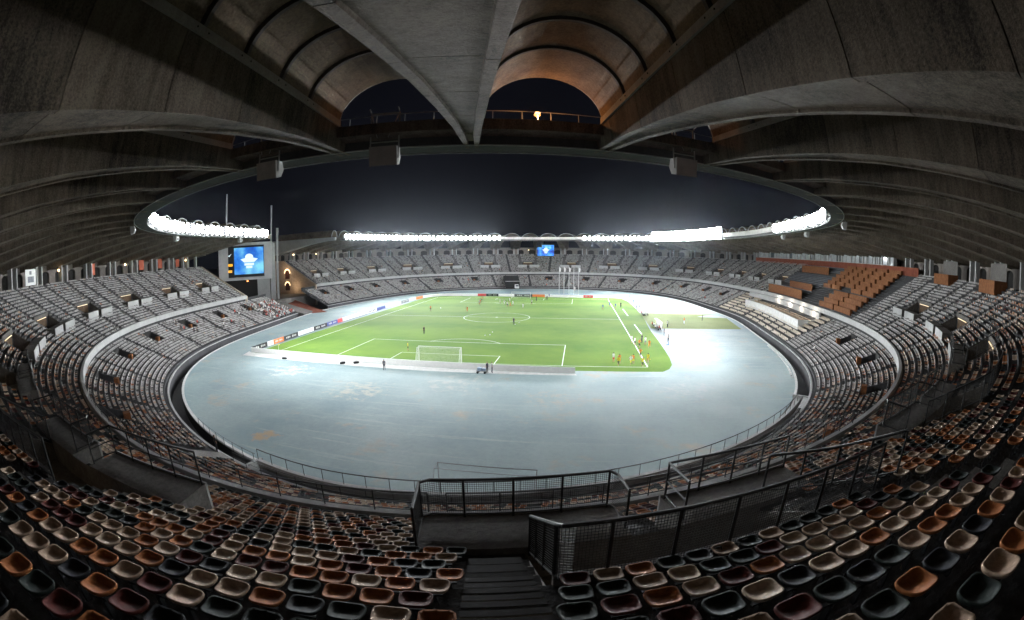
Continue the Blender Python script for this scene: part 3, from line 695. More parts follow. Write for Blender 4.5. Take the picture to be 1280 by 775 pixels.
# nothing nearer may hide the singled-out seats: take the nearest ones in the picture
order = np.argsort(np.where(vis, dist, 1e9)); top = order[:298]; is_top = np.zeros(len(A), bool); is_top[top] = True
seat_me = []
for c_ in range(6):
    C = np.ones((len(Vn), 4)); C[:, :3] = PAL[c_]; me = npmesh('stadium_chair', Vn, Fn, [M['seat']], C, True); seat_me.append(me)
br = MB(); br.box((0, .02, -.25), (.06, .07, .26)); br.box((0, .0, -.125), (.22, .05, .03)); br_me = None
def ordn(n): return '%d%s' % (n, 'th' if 10 <= n % 100 <= 20 else {1: 'st', 2: 'nd', 3: 'rd'}.get(n % 10, 'th'))
STAIR = 404.3
info = {}
for j in top: info.setdefault((int(A[j, 5]), A[j, 4] > STAIR), []).append(j)
for (ri, right), js in info.items():
    js.sort(key=lambda j: abs(A[j, 4] - STAIR))
    for n_, j in enumerate(js):
        # rows are counted from the first one above the landing slab
        full = np.sum((A[:, 6] == 1) & (A[:, 5] == ri) & ((A[:, 4] > STAIR) == right) & (np.abs(A[:, 4] - STAIR) < abs(A[j, 4] - STAIR))) + 1
        o = bpy.data.objects.new('stadium_chair', seat_me[ci[j]]); COL.objects.link(o)
        o.location = A[j, :3] + np.array([0, 0, rng.uniform(-.006, .006)]); o.rotation_euler = (rng.uniform(-.03, .03), rng.uniform(-.02, .02), A[j, 3] + rng.uniform(-.03, .03))
        tag(o, '%s bucket seat, %s row above the landing, %s seat %s of the stairs' % (PN[ci[j]], ordn(ri - 8), ordn(int(full)), 'right' if right else 'left'), 'seat', 'plastic bucket seats of the upper tier')
        if br_me is None: b_ = br.build('bracket', M['black'], o); br_me = b_.data
        else: b_ = bpy.data.objects.new('bracket', br_me); COL.objects.link(b_); b_.parent = o
rest = ~is_top; mid = rest & (dist < 34); far = rest & ~mid
for nm, msk, Vt, Ft, lab in (('m', mid, Vm, Fm, ''), ('f', far, Vf, Ff, '')): pass
Vm = Vm * .97
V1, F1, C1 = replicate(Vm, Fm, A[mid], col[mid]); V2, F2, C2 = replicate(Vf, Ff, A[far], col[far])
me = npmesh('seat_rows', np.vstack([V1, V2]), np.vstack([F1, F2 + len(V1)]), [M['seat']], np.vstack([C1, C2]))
sm = np.zeros(len(me.polygons), bool); sm[:len(F1)] = True; me.polygons.foreach_set('use_smooth', sm)
o = bpy.data.objects.new('seat_rows', me); COL.objects.link(o); o['kind'] = 'stuff'; tag(o, 'thousands of empty plastic seats filling the rows of both tiers', 'seats')
# stair flights: small steps inside the aisles
M['tread'] = streak_concrete('stair_concrete', (.42, .38, .34), .35, sx=1, sz=1, fine=7)
def flight(ac, i0, i1, tier, w=.58):
    hw = w / (1 + (UO0 + UD * (i0 + i1) / 2 if tier else 9) / 75)
    stp = MB()
    for i in range(i0, i1):
        o0 = (UO0 + UD * i) if tier else (LO0 + LD * i); z0 = (UZ0 + UH * i) if tier else (LZ0 + LH * i)
        stp.block(ac - hw, ac + hw, o0 - .36, o0 + .01, z0 - (UH if tier else LH), z0 - (UH if tier else LH) * .5, step=3)
    so = stp.build('stair_flight', M['tread'] if tier and 400 < ac < 408 else M['land'], bowl)
    if tier and 400 < ac < 408:
        for i in range(i0, i1):
            o0 = UO0 + UD * i; z0 = UZ0 + UH * i
            for oo_, zz in ((o0 - .36, z0 - UH * .5), (o0, z0)):
                nb = MB(); nb.block(ac - hw, ac + hw, oo_ - .012, oo_ + .11, zz - .05, zz + .006, step=3); nb.build('step_edge_strip', M['black'], so)  # black strip along each step edge
    return so
for c in uv_:
    if True:
        for sg in (-1, 1): flight(c + sg * 3.03, 10, UN, 1)
        flight(c, 1, 7, 1)

# ------------------------------------------------------------------ railings
def fence(name, label, pts, h=1.1, mesh=True, post=1.5, group=None, cell=.055, w=.062, mid_rail=False, toe=.10):
    """pts: base points; posts, rails and panels of woven wire as parts"""
    base = Vector(pts[0]); t = thing(name, label, 'railing', tuple(base), 0, group)
    L = [Vector(p) - base for p in pts]; acc = [0]
    for i in range(len(L) - 1): acc.append(acc[-1] + (L[i + 1] - L[i]).length)
    def at(s_):
        s_ = max(0, min(acc[-1], s_))
        for i in range(len(L) - 1):
            if s_ <= acc[i + 1] + 1e-9: k = (s_ - acc[i]) / max(1e-9, acc[i + 1] - acc[i]); return L[i].lerp(L[i + 1], k)
        return L[-1]
    n_ = max(1, round(acc[-1] / post)); ss = [acc[-1] * i / n_ for i in range(n_ + 1)]
    for s_ in ss:
        b = MB(); p = at(s_); b.tube([p, p + Vector((0, 0, h))], w * .55, 6); b.build('post', M['black'], t)
    for zz, nm in ((h, 'handrail'), (toe, 'bottom_rail')) + (((h * .5, 'middle_rail'),) if mid_rail else ()):
        b = MB(); b.tube([at(acc[-1] * i / (n_ * 3)) + Vector((0, 0, zz)) for i in range(n_ * 3 + 1)], w * (.62 if nm == 'handrail' else .4), 6); b.build(nm, M['black'], t)
    if mesh:
        b = MB(); k = int(acc[-1] / cell)
        for i in range(1, k): p = at(i * acc[-1] / k); b.bar(p + Vector((0, 0, toe)), p + Vector((0, 0, h)), .007)
        for j in range(1, int((h - toe) / cell)):
            z_ = toe + j * cell
            for i in range(n_ * 2): b.bar(at(acc[-1] * i / (n_ * 2)) + Vector((0, 0, z_)), at(acc[-1] * (i + 1) / (n_ * 2)) + Vector((0, 0, z_)), .007)
        b.build('wire_mesh', M['black'], t, kind='stuff')
    return t
def along(a0, a1, o, z, n=10): return [P(a0 + (a1 - a0) * i / n, o, z) for i in range(n + 1)]
def tz(o): return UZ0 + .55 * (o - UO0)
near_c = sorted([c for c in uv_ if abs(c - 407.5) < 30])
words = {}
for c in near_c:
    main = abs(c - 407.5) < 3; side = 'of the centre' if main else ('left of centre' if c < 400 else 'right of centre')
    if abs(c - 407.5) > 22: side = 'far left' if c < 400 else 'far right'
    where = {'of the centre': 'at the foot of the stairs', 'left of centre': 'left of the stairs', 'right of centre': 'right of the stairs', 'far left': 'at the far left', 'far right': 'at the far right'}[side]
    fence('landing_railing', 'black wire mesh railing, front edge of the left landing, ' + where, [P(c - 4.35, 21.2, 11.35), P(c - 4.35, 19.8, 11.35)] + along(c - 4.35, c - .6, 19.8, 11.35, 6)[1:] + [P(c - .6, 20.9, 11.35)], 1.12, abs(c - 407.5) < 20, 1.25)
    fence('landing_railing', 'black railing, front edge of the right landing, ' + where, [P(c + .6, 21.0, 11.35), P(c + .6, 19.8, 11.35)] + along(c + .6, c + 4.15, 19.8, 11.35, 6)[1:], 1.12, False, 1.25, mid_rail=True)
    fence('tunnel_railing', 'long black wire mesh railing round the sunken tunnel entrance ' + where, [P(c - 2.42, 21.3, tz(21.3) - .05), P(c - 2.42, 24.45, tz(24.45) + .1)] + along(c - 2.42, c + 3.0, 24.45, tz(24.45) + .1, 8)[1:], 1.15, abs(c - 407.5) < 20, 1.15)
    if main: fence('stair_rail', 'second black handrail rising behind the right end of the long mesh railing', [P(c + 2.3, 21.4, 11.8), P(c + 3.2, 22.6, 12.2), P(c + 3.6, 24.6, 13.2)], 1.15, False, 1.1)
# rail on the rim band in front of the nearest upper rows
fence('rim_railing', 'long black railing on the rim in front of the upper rows, left of the stairs', along(378, 402.6, 14.1, 7.78, 26), .95, False, 2.2, mid_rail=True, toe=.12, w=.055)
fence('rim_railing', 'long black railing on the rim in front of the upper rows, right of the stairs', along(403.2, 424, 14.1, 7.78, 22), .95, False, 2.2, mid_rail=True, toe=.12, w=.055)
# near end: front wall of the lower rows beside the track, bench-like second wall and their rails
nw = MB(); nw.block(NEAR0 + 1.2, NEAR1 - 5, 1.05, 1.45, -.02, 1.16, 1.3); nw.block(NEAR0, NEAR1, 1.45, 2.32, -.05, .30, 1.3)
nw.build('track_wall', M['pale'], bowl)
fence('track_railing', 'long thin black railing on the low wall at the near end of the track', along(NEAR0 + 1.2, NEAR1 - 5, 1.25, 1.16, 60), 1.0, False, 1.9, w=.045, toe=.95)
fence('aisle_railing', 'black railing in front of the lowest rows of the near lower tier', along(NEAR0 - 1, NEAR1 - 9, 2.6, .75, 50), .95, False, 2.1, w=.045, toe=.5)
bn = MB(); bn.block(NEAR0 + 2, NEAR1 - 6, 1.75, 2.05, .62, .70, 1.5)
for a in np.arange(NEAR0 + 2.5, NEAR1 - 6, 2.0): bn.block(a, a + .12, 1.8, 2.0, .29, .62)
tag(bn.build('long_bench', M['dkwall']), 'long low dark bench running behind the wall at the near end of the track', 'bench')
# moat end walls
mw = MB()
for a, s_ in ((NEAR0, -1), (NEAR1, 1)): mw.block(min(a, a + s_ * .35), max(a, a + s_ * .35), -.1, 2.32, -1.62, .42, 1)
mw.block(NEAR0, NEAR1, .25, 1.06, -.4, .045, 1.3); mw.build('moat_end_wall', M['pale'], bowl)
mr = MB()
for a in np.arange(NEAR0 - 14, NEAR0 - .3, 1.9): mr.tube([P(a, .45, -.1), P(a, .45, .95)], .025, 5)
mr.tube([P(a, .45, .95) for a in np.arange(NEAR0 - 14, NEAR0, .8)], .025, 5); tag(mr.build('moat_railing', M['black']), 'thin black railing along the moat edge left of the near wall', 'railing')
# concrete ramp at the left end of the near wall
rp = MB(); rp.block(380.7, 382.7, 2.6, 6.6, .4, 1.0, 1.0, z1b=2.6); rp.build('side_ramp', M['land'], bowl)
# bent steel hoops in the row behind the tunnel railing
for a, wd in ((407.05, 'left'), (407.45, 'right')):
    b = MB(); c0 = P(a, 24.62, 12.95); tx = Vector((float(nrm(a)[1]), -float(nrm(a)[0]), 0)) 
    b.tube([c0 - tx * .09, c0 - tx * .10 + Vector((0, 0, .25)), c0 - tx * .05 + Vector((0, 0, .36)), c0 + tx * .05 + Vector((0, 0, .36)), c0 + tx * .10 + Vector((0, 0, .25)), c0 + tx * .09], .014, 6)
    tag(b.build('steel_hoop', M['black']), wd + ' one of two bent black hoops in front of the seats behind the mesh', 'hoop')

# ------------------------------------------------------------------ loudspeakers under the ring beam
M['speaker'] = mat('speaker_paint', (.42, .41, .39), .7, .2, 2)
def speaker(a, big, lab):
    t = thing('loudspeaker', lab, 'loudspeaker', tuple(P(a, 6.1, 22.65)), heading(a)); s_ = 1.0
    b = MB(); w, d_, h_ = .78, .5, 1.05
    sec = [(-d_ * .5, .12), (-d_ * .95, h_ * .55), (-d_ * .6, h_), (d_ * .8, h_), (d_ * .5, 0)]
    b.add([(-w, y_, z_) for y_, z_ in sec] + [(w, y_, z_) for y_, z_ in sec], [tuple(range(5)), tuple(range(5, 10))[::-1]] + [(i, 5 + i, 5 + (i + 1) % 5, (i + 1) % 5) for i in range(5)]); b.build('cabinet', M['speaker'], t)
    b = MB(); b.add([(-w * .9, -d_ * .52, .15), (w * .9, -d_ * .52, .15), (w * .9, -d_ * .96 , h_ * .53), (-w * .9, -d_ * .96, h_ * .53)], [(0, 1, 2, 3)]); b.v = [(x_, y_ - .012, z_) for x_, y_, z_ in b.v]; b.build('grille', M['steelgrey'], t)
    b = MB()
    for sx in (-.80, .80): b.bar((sx, .1, .4), (sx, .1, 3.0), .06); b.bar((sx, .1, 3.0), (sx, .5, 3.2), .05)
    b.bar((-.8, .1, 3.0), (.8, .1, 3.0), .07); b.bar((-.8, .1, 1.35), (.8, .1, 1.35), .06); b.bar((-.8, .1, 3.0), (-.3, .5, 1.5), .03); b.bar((.8, .1, 3.0), (.3, .5, 1.5), .03)
    b.build('bracket', M['speaker'], t)
    return t
speaker(399.85, 1, 'grey loudspeaker box hanging in its frame below the left vault mouth')
speaker(393.2, 1, 'grey loudspeaker hanging under the roof edge, left of the nearest left beam')
speaker(415.6, 1, 'grey loudspeaker hanging under the roof edge, right of the big right beam')
for a, lb_ in ((355, 'below the left end of the left floodlight row'), (328, 'below the middle of the left floodlight row'), (298.7, 'above the big video screen'), (482, 'below the right floodlight row, middle one'), (455.5, 'at the right end of the right floodlight row'), (498.5, 'below the left end of the right floodlight row')):
    speaker(a, 0, 'small grey loudspeaker ' + lb_)

# ------------------------------------------------------------------ video screens
def screen_mat(name, sc, seed, strength=1.0):
    m = bpy.data.materials.new(name); m.use_nodes = True; n = m.node_tree.nodes; l = m.node_tree.links; b = n['Principled BSDF']
    b.inputs['Base Color'].default_value = (.01, .01, .02, 1); b.inputs['Roughness'].default_value = .4
    tc = n.new('ShaderNodeTexCoord'); t = n.new('ShaderNodeTexNoise'); t.inputs['Scale'].default_value = sc; t.inputs['Detail'].default_value = 4
    mp = n.new('ShaderNodeMapping'); mp.inputs['Location'].default_value = (seed, 0, 0); l.new(tc.outputs['Object'], mp.inputs['Vector']); l.new(mp.outputs['Vector'], t.inputs['Vector'])
    r = n.new('ShaderNodeValToRGB'); e = r.color_ramp.elements; e[0].position = .38; e[0].color = (.005, .03, .42, 1); e[1].position = .66; e[1].color = (.25, .75, .95, 1); x_ = e.new(.50); x_.color = (.02, .22, .80, 1)
    l.new(t.outputs['Fac'], r.inputs['Fac']); l.new(r.outputs['Color'], b.inputs['Emission Color']); b.inputs['Emission Strength'].default_value = strength
    m.cycles.emission_sampling = 'NONE'; return m
M['emb'] = mat('screen_white_pixels', (.1, .1, .1), .5, emit=(.78, .93, 1), estr=1.1); M['amber'] = mat('amber_pixels', (.1, .05, 0), .5, emit=(1, .45, .03), estr=1.2)
M['scrdark'] = mat('unlit_screen', (.02, .02, .024), .4)
def emblem(b, cx, cz, s_, y_):
    b.add([(cx + math.cos(t) * s_ * 1.0, y_, cz + s_ * .55 + math.sin(t) * s_ * .75) for t in np.linspace(0, 2 * PI, 15)[:-1]], [tuple(range(14))])
    b.add([(cx - 2.1 * s_, y_ - .004, cz + .1 * s_), (cx - 1.2 * s_, y_ - .004, cz - .6 * s_), (cx + 1.2 * s_, y_ - .004, cz - .6 * s_), (cx + 2.1 * s_, y_ - .004, cz + .1 * s_), (cx + .8 * s_, y_ - .004, cz + .4 * s_), (cx - .8 * s_, y_ - .004, cz + .4 * s_)], [tuple(range(6))])
    for i, w in enumerate((1.15, .75)): b.box((cx, y_ - .008, cz - (1.05 + i * .62) * s_), (2 * w * s_, .01, .5 * s_))
az = R(-42.55); D_ = 162.0; sc0 = Vector((CAM[0] + D_ * math.sin(az), CAM[1] + D_ * math.cos(az), 0)); srz = -az + R(-6)
# local frame: -y faces the viewer side of the field
scr = thing('video_screen', 'big video screen in pale frame between the left stand and far stand', 'video screen', (sc0.x, sc0.y, -6.08), srz); scr.scale = (1.34, 1.34, 1.34)
b = MB(); b.box((-6.85, .5, 17.7), (1.0, 1.6, 9.0)); b.box((6.4, .5, 17.8), (2.1, 1.6, 9.0)); b.box((-.2, .5, 22.15), (15.3, 1.7, .7)); b.box((-.2, .5, 13.35), (15.3, 1.7, .6)); b.box((0, 1.0, 17.8), (13, .5, 8.6)); b.build('frame', M['screenframe'], scr)
b = MB(); b.box((-5.55, .05, 17.75), (1.7, .3, 7.9)); b.build('shutter', M['screenframe'], scr)
b = MB(); b.box((-.05, .12, 17.8), (11.1, .12, 8.0)); b.build('display_panel', M['scrdark'], scr)
b = MB(); b.add([(-3.0, .04, 14.5), (5.2, .04, 14.5), (5.2, .04, 21.3), (-3.0, .04, 21.3)], [(0, 1, 2, 3)]); pic = b.build('lit_picture', screen_mat('lit_picture_pixels', .16, 3, 1.0), scr)
b = MB(); emblem(b, 1.2, 18.2, 1.15, .03); b.build('emblem', M['emb'], pic)
for z_, w_ in ((17.0, 1.9), (15.4, 1.5)): b = MB(); b.box((-4.4, .05, z_), (w_, .04, .62)); b.build('amber_text', M['amber'], scr)
b = MB(); b.add([(-4.9, .03, 19.4), (-4.3, .03, 19.1), (-3.7, .03, 19.9), (-4.3, .03, 19.55)], [(0, 1, 2, 3)]); b.build('badge', M['emb'], scr)
b = MB(); b.box((5.0, 1.2, 5.6), (3.4, 2.0, 15.4)); b.box((7.6, 1.6, 8.6), (1.3, 1.6, 27)); b.box((8.9, 2.6, 11), (.6, .6, 30)); b.build('pillar', M['pale'], scr)
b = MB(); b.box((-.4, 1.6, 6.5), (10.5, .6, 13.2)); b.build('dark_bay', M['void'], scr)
b = MB(); b.tube([(7.2, 2.2, 13), (7.2, 2.2, 32)], .22, 8); b.build('mast', M['steelgrey'], scr)
t_ = thing('roof_mast', 'slim grey mast rising above the left floodlight row', 'mast', tuple(P(297, 12, 25)), 0); b = MB(); b.tube([(0, 0, 0), (0, 0, 11)], [.28, .16], 8); b.build('pole', M['steelgrey'], t_)
b = MB(); b.box((.5, 1.0, 12.7), (.4, .4, .3)); b.build('orange_lamp', mat('orange_lamp_glass', (1, .5, .2), .5, emit=(1, .4, .1), estr=4), scr)
s2 = thing('video_screen', 'small bright blue video screen under the roof of the far stand', 'video screen', tuple(P(131.2, 29, 0)), heading(131.2))
b = MB(); b.box((0, .3, 19.1), (9.6, .5, 6.5)); b.build('casing', M['scrdark'], s2)
b = MB(); b.add([(-4.6, .02, 16.1), (4.6, .02, 16.1), (4.6, .02, 22.1), (-4.6, .02, 22.1)], [(0, 1, 2, 3)]); pic = b.build('lit_picture', screen_mat('far_picture_pixels', .25, 8, 1.3), s2)
b = MB(); emblem(b, .1, 19.4, 1.0, .01); b.build('emblem', M['emb'], pic)

# ------------------------------------------------------------------ goals, flags, boards
def goal(name, lab, x0, y0, sgn, depth=1.9, net=True, z=0, rr=.065, mm_=None):
    mm_ = mm_ or M['white']
    t = thing(name, lab, 'goal', (x0, y0, z)); s_ = sgn
    for sx in (-3.72, 3.72): b = MB(); b.tube([(sx, 0, 0), (sx, 0, 2.5)], rr, 8); b.build('post', mm_, t)
    b = MB(); b.tube([(-3.78, 0, 2.5), (3.78, 0, 2.5)], rr, 8); b.build('crossbar', mm_, t)
    b = MB()
    for sx in (-3.72, 3.72): b.tube([(sx, 0, 2.5), (sx, s_ * .9, 2.45), (sx, s_ * depth, .05)], rr * .45, 5); b.tube([(sx, 0, .04), (sx, s_ * depth, .04)], rr * .45, 5)
    b.tube([(-3.72, s_ * depth, .05), (3.72, s_ * depth, .05)], .03, 5); b.tube([(-3.72, s_ * .9, 2.45), (3.72, s_ * .9, 2.45)], .02, 5); b.build('back_frame', mm_, t)
    if net:
        b = MB()
        for i in range(38): x_ = -3.7 + i * .2; b.bar((x_, .02 * s_, 2.49), (x_, s_ * .9, 2.44), .012); b.bar((x_, s_ * .9, 2.44), (x_, s_ * depth, .05), .012)
        for j in range(13): k = j / 12; y_ = s_ * (.9 + (depth - .9) * k); z_ = 2.44 - 2.39 * k; b.bar((-3.7, y_, z_), (3.7, y_, z_), .012)
        for sx in (-3.7, 3.7):
            for j in range(11):
                z_ = .1 + j * .22; b.bar((sx, 0, z_), (sx, s_ * (depth - (depth - .9) * z_ / 2.44), z_), .012)
            for j in range(8): y_ = s_ * j * .22; b.bar((sx, y_, .05), (sx, y_, 2.44 if j < 5 else 2.44 * (depth - abs(y_)) / (depth - .9)), .012)
        b.build('net', M['net'], t, kind='stuff')
    return t
goal('football_goal', 'white football goal with net at the near end of the pitch', 0, 0, -1)
goal('football_goal', 'small looking white goal at the far end of the pitch', 0, 105, 1)
goal('training_goal', 'spare thin framed goal on the track by the near wall', 16.3, -41.0, -1, net=False, rr=.03, mm_=M['steelgrey'])
for i, (x_, y_) in enumerate([(13.9, 127.9), (16.0, 127.4), (18.2, 127.0), (20.3, 126.5), (22.4, 125.4)]):
    lab = ['first white flagpole from the left beyond the far goal line', 'second white flagpole from the left beyond the far goal line', 'middle white flagpole of five beyond the pitch', 'tall flagpole without a raised flag, fourth from the left', 'rightmost of the five white flagpoles beyond the pitch'][i]
    t = thing('flagpole', lab, 'flagpole', (x_, y_, 0), 0, 'flagpoles at the far end of the track')
    b = MB(); b.tube([(0, 0, 0), (0, 0, 6), (0, 0, 12)], [.12, .10, .07], 8); b.build('pole', M['white'], t)
    z0 = 9.6 if i != 3 else 1.4; b = MB(); rows_ = []
    for j in range(6): q = j / 5; rows_.append([(.08 + .75 * q * (1 - .25 * k / 4), .16 * math.sin(j * 2.0 + k * .6), z0 + 2.0 - (2.0 * k / 4) * (1 - .25 * q) - .5 * q) for k in range(5)])
    b.grid(rows_); b.build('flag', M['white'], t)
BC = {'w': mat('lit_white_board', (.8, .8, .8), .5, emit=(1, 1, 1), estr=.35), 'k': mat('black_board', (.03, .03, .035), .5), 'o': mat('orange_board', (.75, .20, .05), .5, emit=(.9, .25, .07), estr=.3), 'b': mat('blue_board', (.10, .13, .40), .5), 'r': mat('red_board', (.70, .06, .06), .5, emit=(.9, .1, .1), estr=.25), 'g': mat('grey_board', (.25, .25, .28), .5), 'bk': mat('board_back', (.82, .82, .80), .6, .08, 2)}
CN = {'w': 'white', 'k': 'black', 'o': 'orange', 'b': 'blue', 'r': 'red', 'g': 'grey', 'bk': 'white'}
def board(p, q, c, lab, h=.98, marks=0, outward=None):
    p = Vector((*p, 0)); q = Vector((*q, 0)); d = q - p; L = d.length - .04; rz = math.atan2(d.y, d.x); t = thing('advertising_board', lab, 'advertising board', tuple((p + q) / 2), rz, 'advertising boards round the pitch')
    b = MB(); b.box((0, 0, .05 + h / 2), (L, .10, h)); b.build('panel', BC[c], t)
    for sx in (-L * .4, 0, L * .4): b = MB(); b.box((sx, .25, .30), (.05, .5, .6), taper=.5); b.build('prop', M['steelgrey'], t)
    if marks:
        b = MB(); n_ = 7; u = L * .72 / n_
        for i in range(n_):
            hh = (.34, .46, .34, .40, .46, .34, .34)[i]
            if i == 3: continue
            b.box((-L * .36 + (i + .5) * u, 0, .05 + h * .5), (u * .7, .124, hh))
        b.build('lettering', {'w': BC['k'], 'k': M['white'], 'o': M['white'], 'b': M['white'], 'r': M['white'], 'g': M['white'], 'bk': BC['k']}[c], t)
Lb = [((-39.4, -2.4), (-39.5, 3.0), 'k', 1), ((-39.5, 3.0), (-39.5, 5.2), 'w', 0), ((-39.5, 5.2), (-39.6, 9.2), 'o', 1), ((-39.6, 9.2), (-39.9, 15.4), 'k', 1), ((-39.9, 15.4), (-40.1, 22.6), 'w', 0), ((-40.1, 22.6), (-40.3, 29.4), 'k', 1), ((-40.3, 29.4), (-40.5, 35.4), 'b', 1), ((-40.5, 35.4), (-40.6, 38.4), 'r', 0), ((-40.6, 38.4), (-40.7, 47.5), 'w', 0), ((-40.7, 47.5), (-40.8, 54.5), 'w', 0), ((-40.8, 54.5), (-40.8, 61.3), 'w', 1), ((-40.8, 61.3), (-40.7, 68), 'b', 0), ((-40.7, 68), (-40.6, 74), 'w', 0), ((-40.6, 74), (-40.5, 81.5), 'w', 0), ((-40.5, 81.5), (-40.3, 88.7), 'g', 1), ((-40.3, 88.7), (-40.0, 95.5), 'w', 0), ((-40.0, 95.5), (-39.2, 101.5), 'o', 0), ((-39.2, 101.5), (-37.6, 106.8), 'w', 0), ((-37.6, 106.8), (-34.4, 110.6), 'w', 0)]
pos = ['nearest corner', 'next to the nearest black one', 'near left corner', 'second black one', 'fifth along']
for i, (p, q, c, mk_) in enumerate(Lb): board(p, q, c, '%s board, %s along the left touchline counted from the near corner' % (CN[c], ordn(i + 1)), marks=mk_)
Fb = [((-34.4, 110.8), (-26.5, 111.6), 'w', 0), ((-26.5, 111.6), (-18.9, 112.0), 'w', 0), ((-18.9, 112.0), (-15.4, 112.2), 'r', 0), ((-15.4, 112.2), (-10.2, 112.2), 'k', 1), ((-10.2, 112.2), (-3.6, 111.8), 'w', 0), ((-3.6, 111.8), (3.8, 111.4), 'k', 1), ((3.8, 111.4), (8.9, 111.0), 'o', 0), ((8.9, 111.0), (17, 110.8), 'w', 0), ((17, 110.8), (24.4, 110.8), 'w', 0), ((24.4, 110.8), (28.2, 110.9), 'r', 1)]
for i, (p, q, c, mk_) in enumerate(Fb): board(p, q, c, '%s board, %s from the left in the row behind the far goal' % (CN[c], ordn(i + 1)), marks=mk_)
xs = np.linspace(-39.3, 22.3, 9)
for i in range(8): board((xs[i], -2.7 - 1.9 * (i / 8)), (xs[i + 1], -2.7 - 1.9 * ((i + 1) / 8)), 'bk', 'plain white board, %s from the left in the row behind the near goal' % ordn(i + 1), h=.92)
for (x_, y_, lb_) in ((-34, 0, 'near left'), (34, 0, 'near right'), (-34, 105, 'far left'), (34, 105, 'far right')):
    t = thing('corner_flag', 'yellow corner flag at the %s corner of the pitch' % lb_, 'corner flag', (x_, y_, 0)); b = MB(); b.tube([(0, 0, 0), (0, 0, 1.5)], .03, 5); b.build('pole', M['white'], t); b = MB(); b.add([(0, 0, 1.5), (.45, .05, 1.3), (0, 0, 1.1)], [(0, 1, 2)]); b.build('flag', mat('yellow_cloth', (.8, .7, .1), .7), t)

poly('edge_strip', [(-40.4, -2.2), (-39.2, -5.6), (0, -6.3), (22.6, -5.6), (22.4, -4.7), (-39.2, -2.75)], .012, M['kerb'], kind='structure')
# ------------------------------------------------------------------ people
def person_mesh(pose):
    me = bpy.data.meshes.new('p'); o = bpy.data.objects.new('p', me); COL.objects.link(o)
    if pose == 'stand': J = [(0, 0, .95), (0, 0, 1.15), (0, 0, 1.40), (0, .01, 1.52), (0, -.01, 1.66), (0, 0, 1.75), (-.10, 0, .88), (-.12, -.01, .48), (-.13, .02, .06), (-.13, -.12, .03), (.10, 0, .88), (.12, -.01, .48), (.13, .02, .06), (.13, -.12, .03), (-.19, 0, 1.40), (-.24, .02, 1.13), (-.24, -.06, .90), (.19, 0, 1.40), (.24, .02, 1.13), (.24, -.06, .90)]
    elif pose == 'run': J = [(0, 0, .95), (0, -.03, 1.15), (0, -.08, 1.38), (0, -.10, 1.49), (0, -.14, 1.63), (0, -.14, 1.72), (-.10, 0, .88), (-.11, -.30, .62), (-.11, -.22, .16), (-.11, -.36, .14), (.10, 0, .88), (.11, .12, .50), (.11, .42, .30), (.11, .42, .18), (-.19, -.06, 1.38), (-.25, .14, 1.18), (-.24, .02, .98), (.19, -.08, 1.38), (.25, -.20, 1.16), (.22, -.40, 1.24)]
    else: J = [(0, 0, .48), (0, .03, .68), (0, .0, .93), (0, 0, 1.05), (0, -.03, 1.19), (0, -.02, 1.28), (-.10, -.02, .46), (-.13, -.42, .48), (-.13, -.40, .06), (-.13, -.54, .03), (.10, -.02, .46), (.13, -.42, .48), (.13, -.40, .06), (.13, -.54, .03), (-.19, 0, .93), (-.24, -.05, .68), (-.14, -.28, .56), (.19, 0, .93), (.24, -.05, .68), (.14, -.28, .56)]
    Eg = [(0, 1), (1, 2), (2, 3), (3, 4), (4, 5), (0, 6), (6, 7), (7, 8), (8, 9), (0, 10), (10, 11), (11, 12), (12, 13), (2, 14), (14, 15), (15, 16), (2, 17), (17, 18), (18, 19)]
    rad = [.14, .13, .15, .06, .095, .07, .09, .065, .045, .035, .09, .065, .045, .035, .06, .045, .035, .06, .045, .035]
    me.from_pydata(J, Eg, []); m = o.modifiers.new('s', 'SKIN')
    for i, r_ in enumerate(rad): me.skin_vertices[0].data[i].radius = (r_, r_ * (.75 if i in (0, 1, 2) else 1))
    me.skin_vertices[0].data[0].use_root = True
    s_ = o.modifiers.new('u', 'SUBSURF'); s_.levels = 1
    dg = bpy.context.evaluated_depsgraph_get(); dg.update(); out = bpy.data.meshes.new_from_object(o.evaluated_get(dg)); bpy.data.objects.remove(o); bpy.data.meshes.remove(me)
    hz = {'stand': (1.50, .92, .52, 1.70), 'run': (1.47, .90, .45, 1.67), 'sit': (1.03, .52, .2, 1.24)}[pose]
    mi = []
    for p in out.polygons:
        c_ = p.center
        if c_.z > hz[3] or (c_.z > hz[0] + .07 and c_.y > -.0 + (-.12 if pose == 'run' else 0)): mi.append(3)
        elif c_.z > hz[0]: mi.append(0)
        elif abs(c_.x) > .215 and c_.z < hz[0] - .28: mi.append(0)
        elif c_.z > hz[1]: mi.append(1)
        elif c_.z > hz[2] : mi.append(2)
        elif c_.z > .09: mi.append(4)
        else: mi.append(3)
    out.polygons.foreach_set('use_smooth', [True] * len(out.polygons)); return out, mi
PM = {p: person_mesh(p) for p in ('stand', 'run', 'sit')}
CL = {}
def cloth(c):
    tab = {'white': (.8, .8, .8), 'orange': (.80, .28, .05), 'yellow': (.75, .62, .05), 'black': (.02, .02, .025), 'dark': (.03, .035, .06), 'blue': (.06, .15, .45), 'skin': (.45, .26, .17), 'hair': (.03, .02, .015), 'red': (.55, .05, .04), 'grey': (.3, .3, .3)}
    if c not in CL: CL[c] = mat('cloth_' + c if c not in ('skin', 'hair') else c, tab[c], .8)
    return CL[c]
PMc = {}
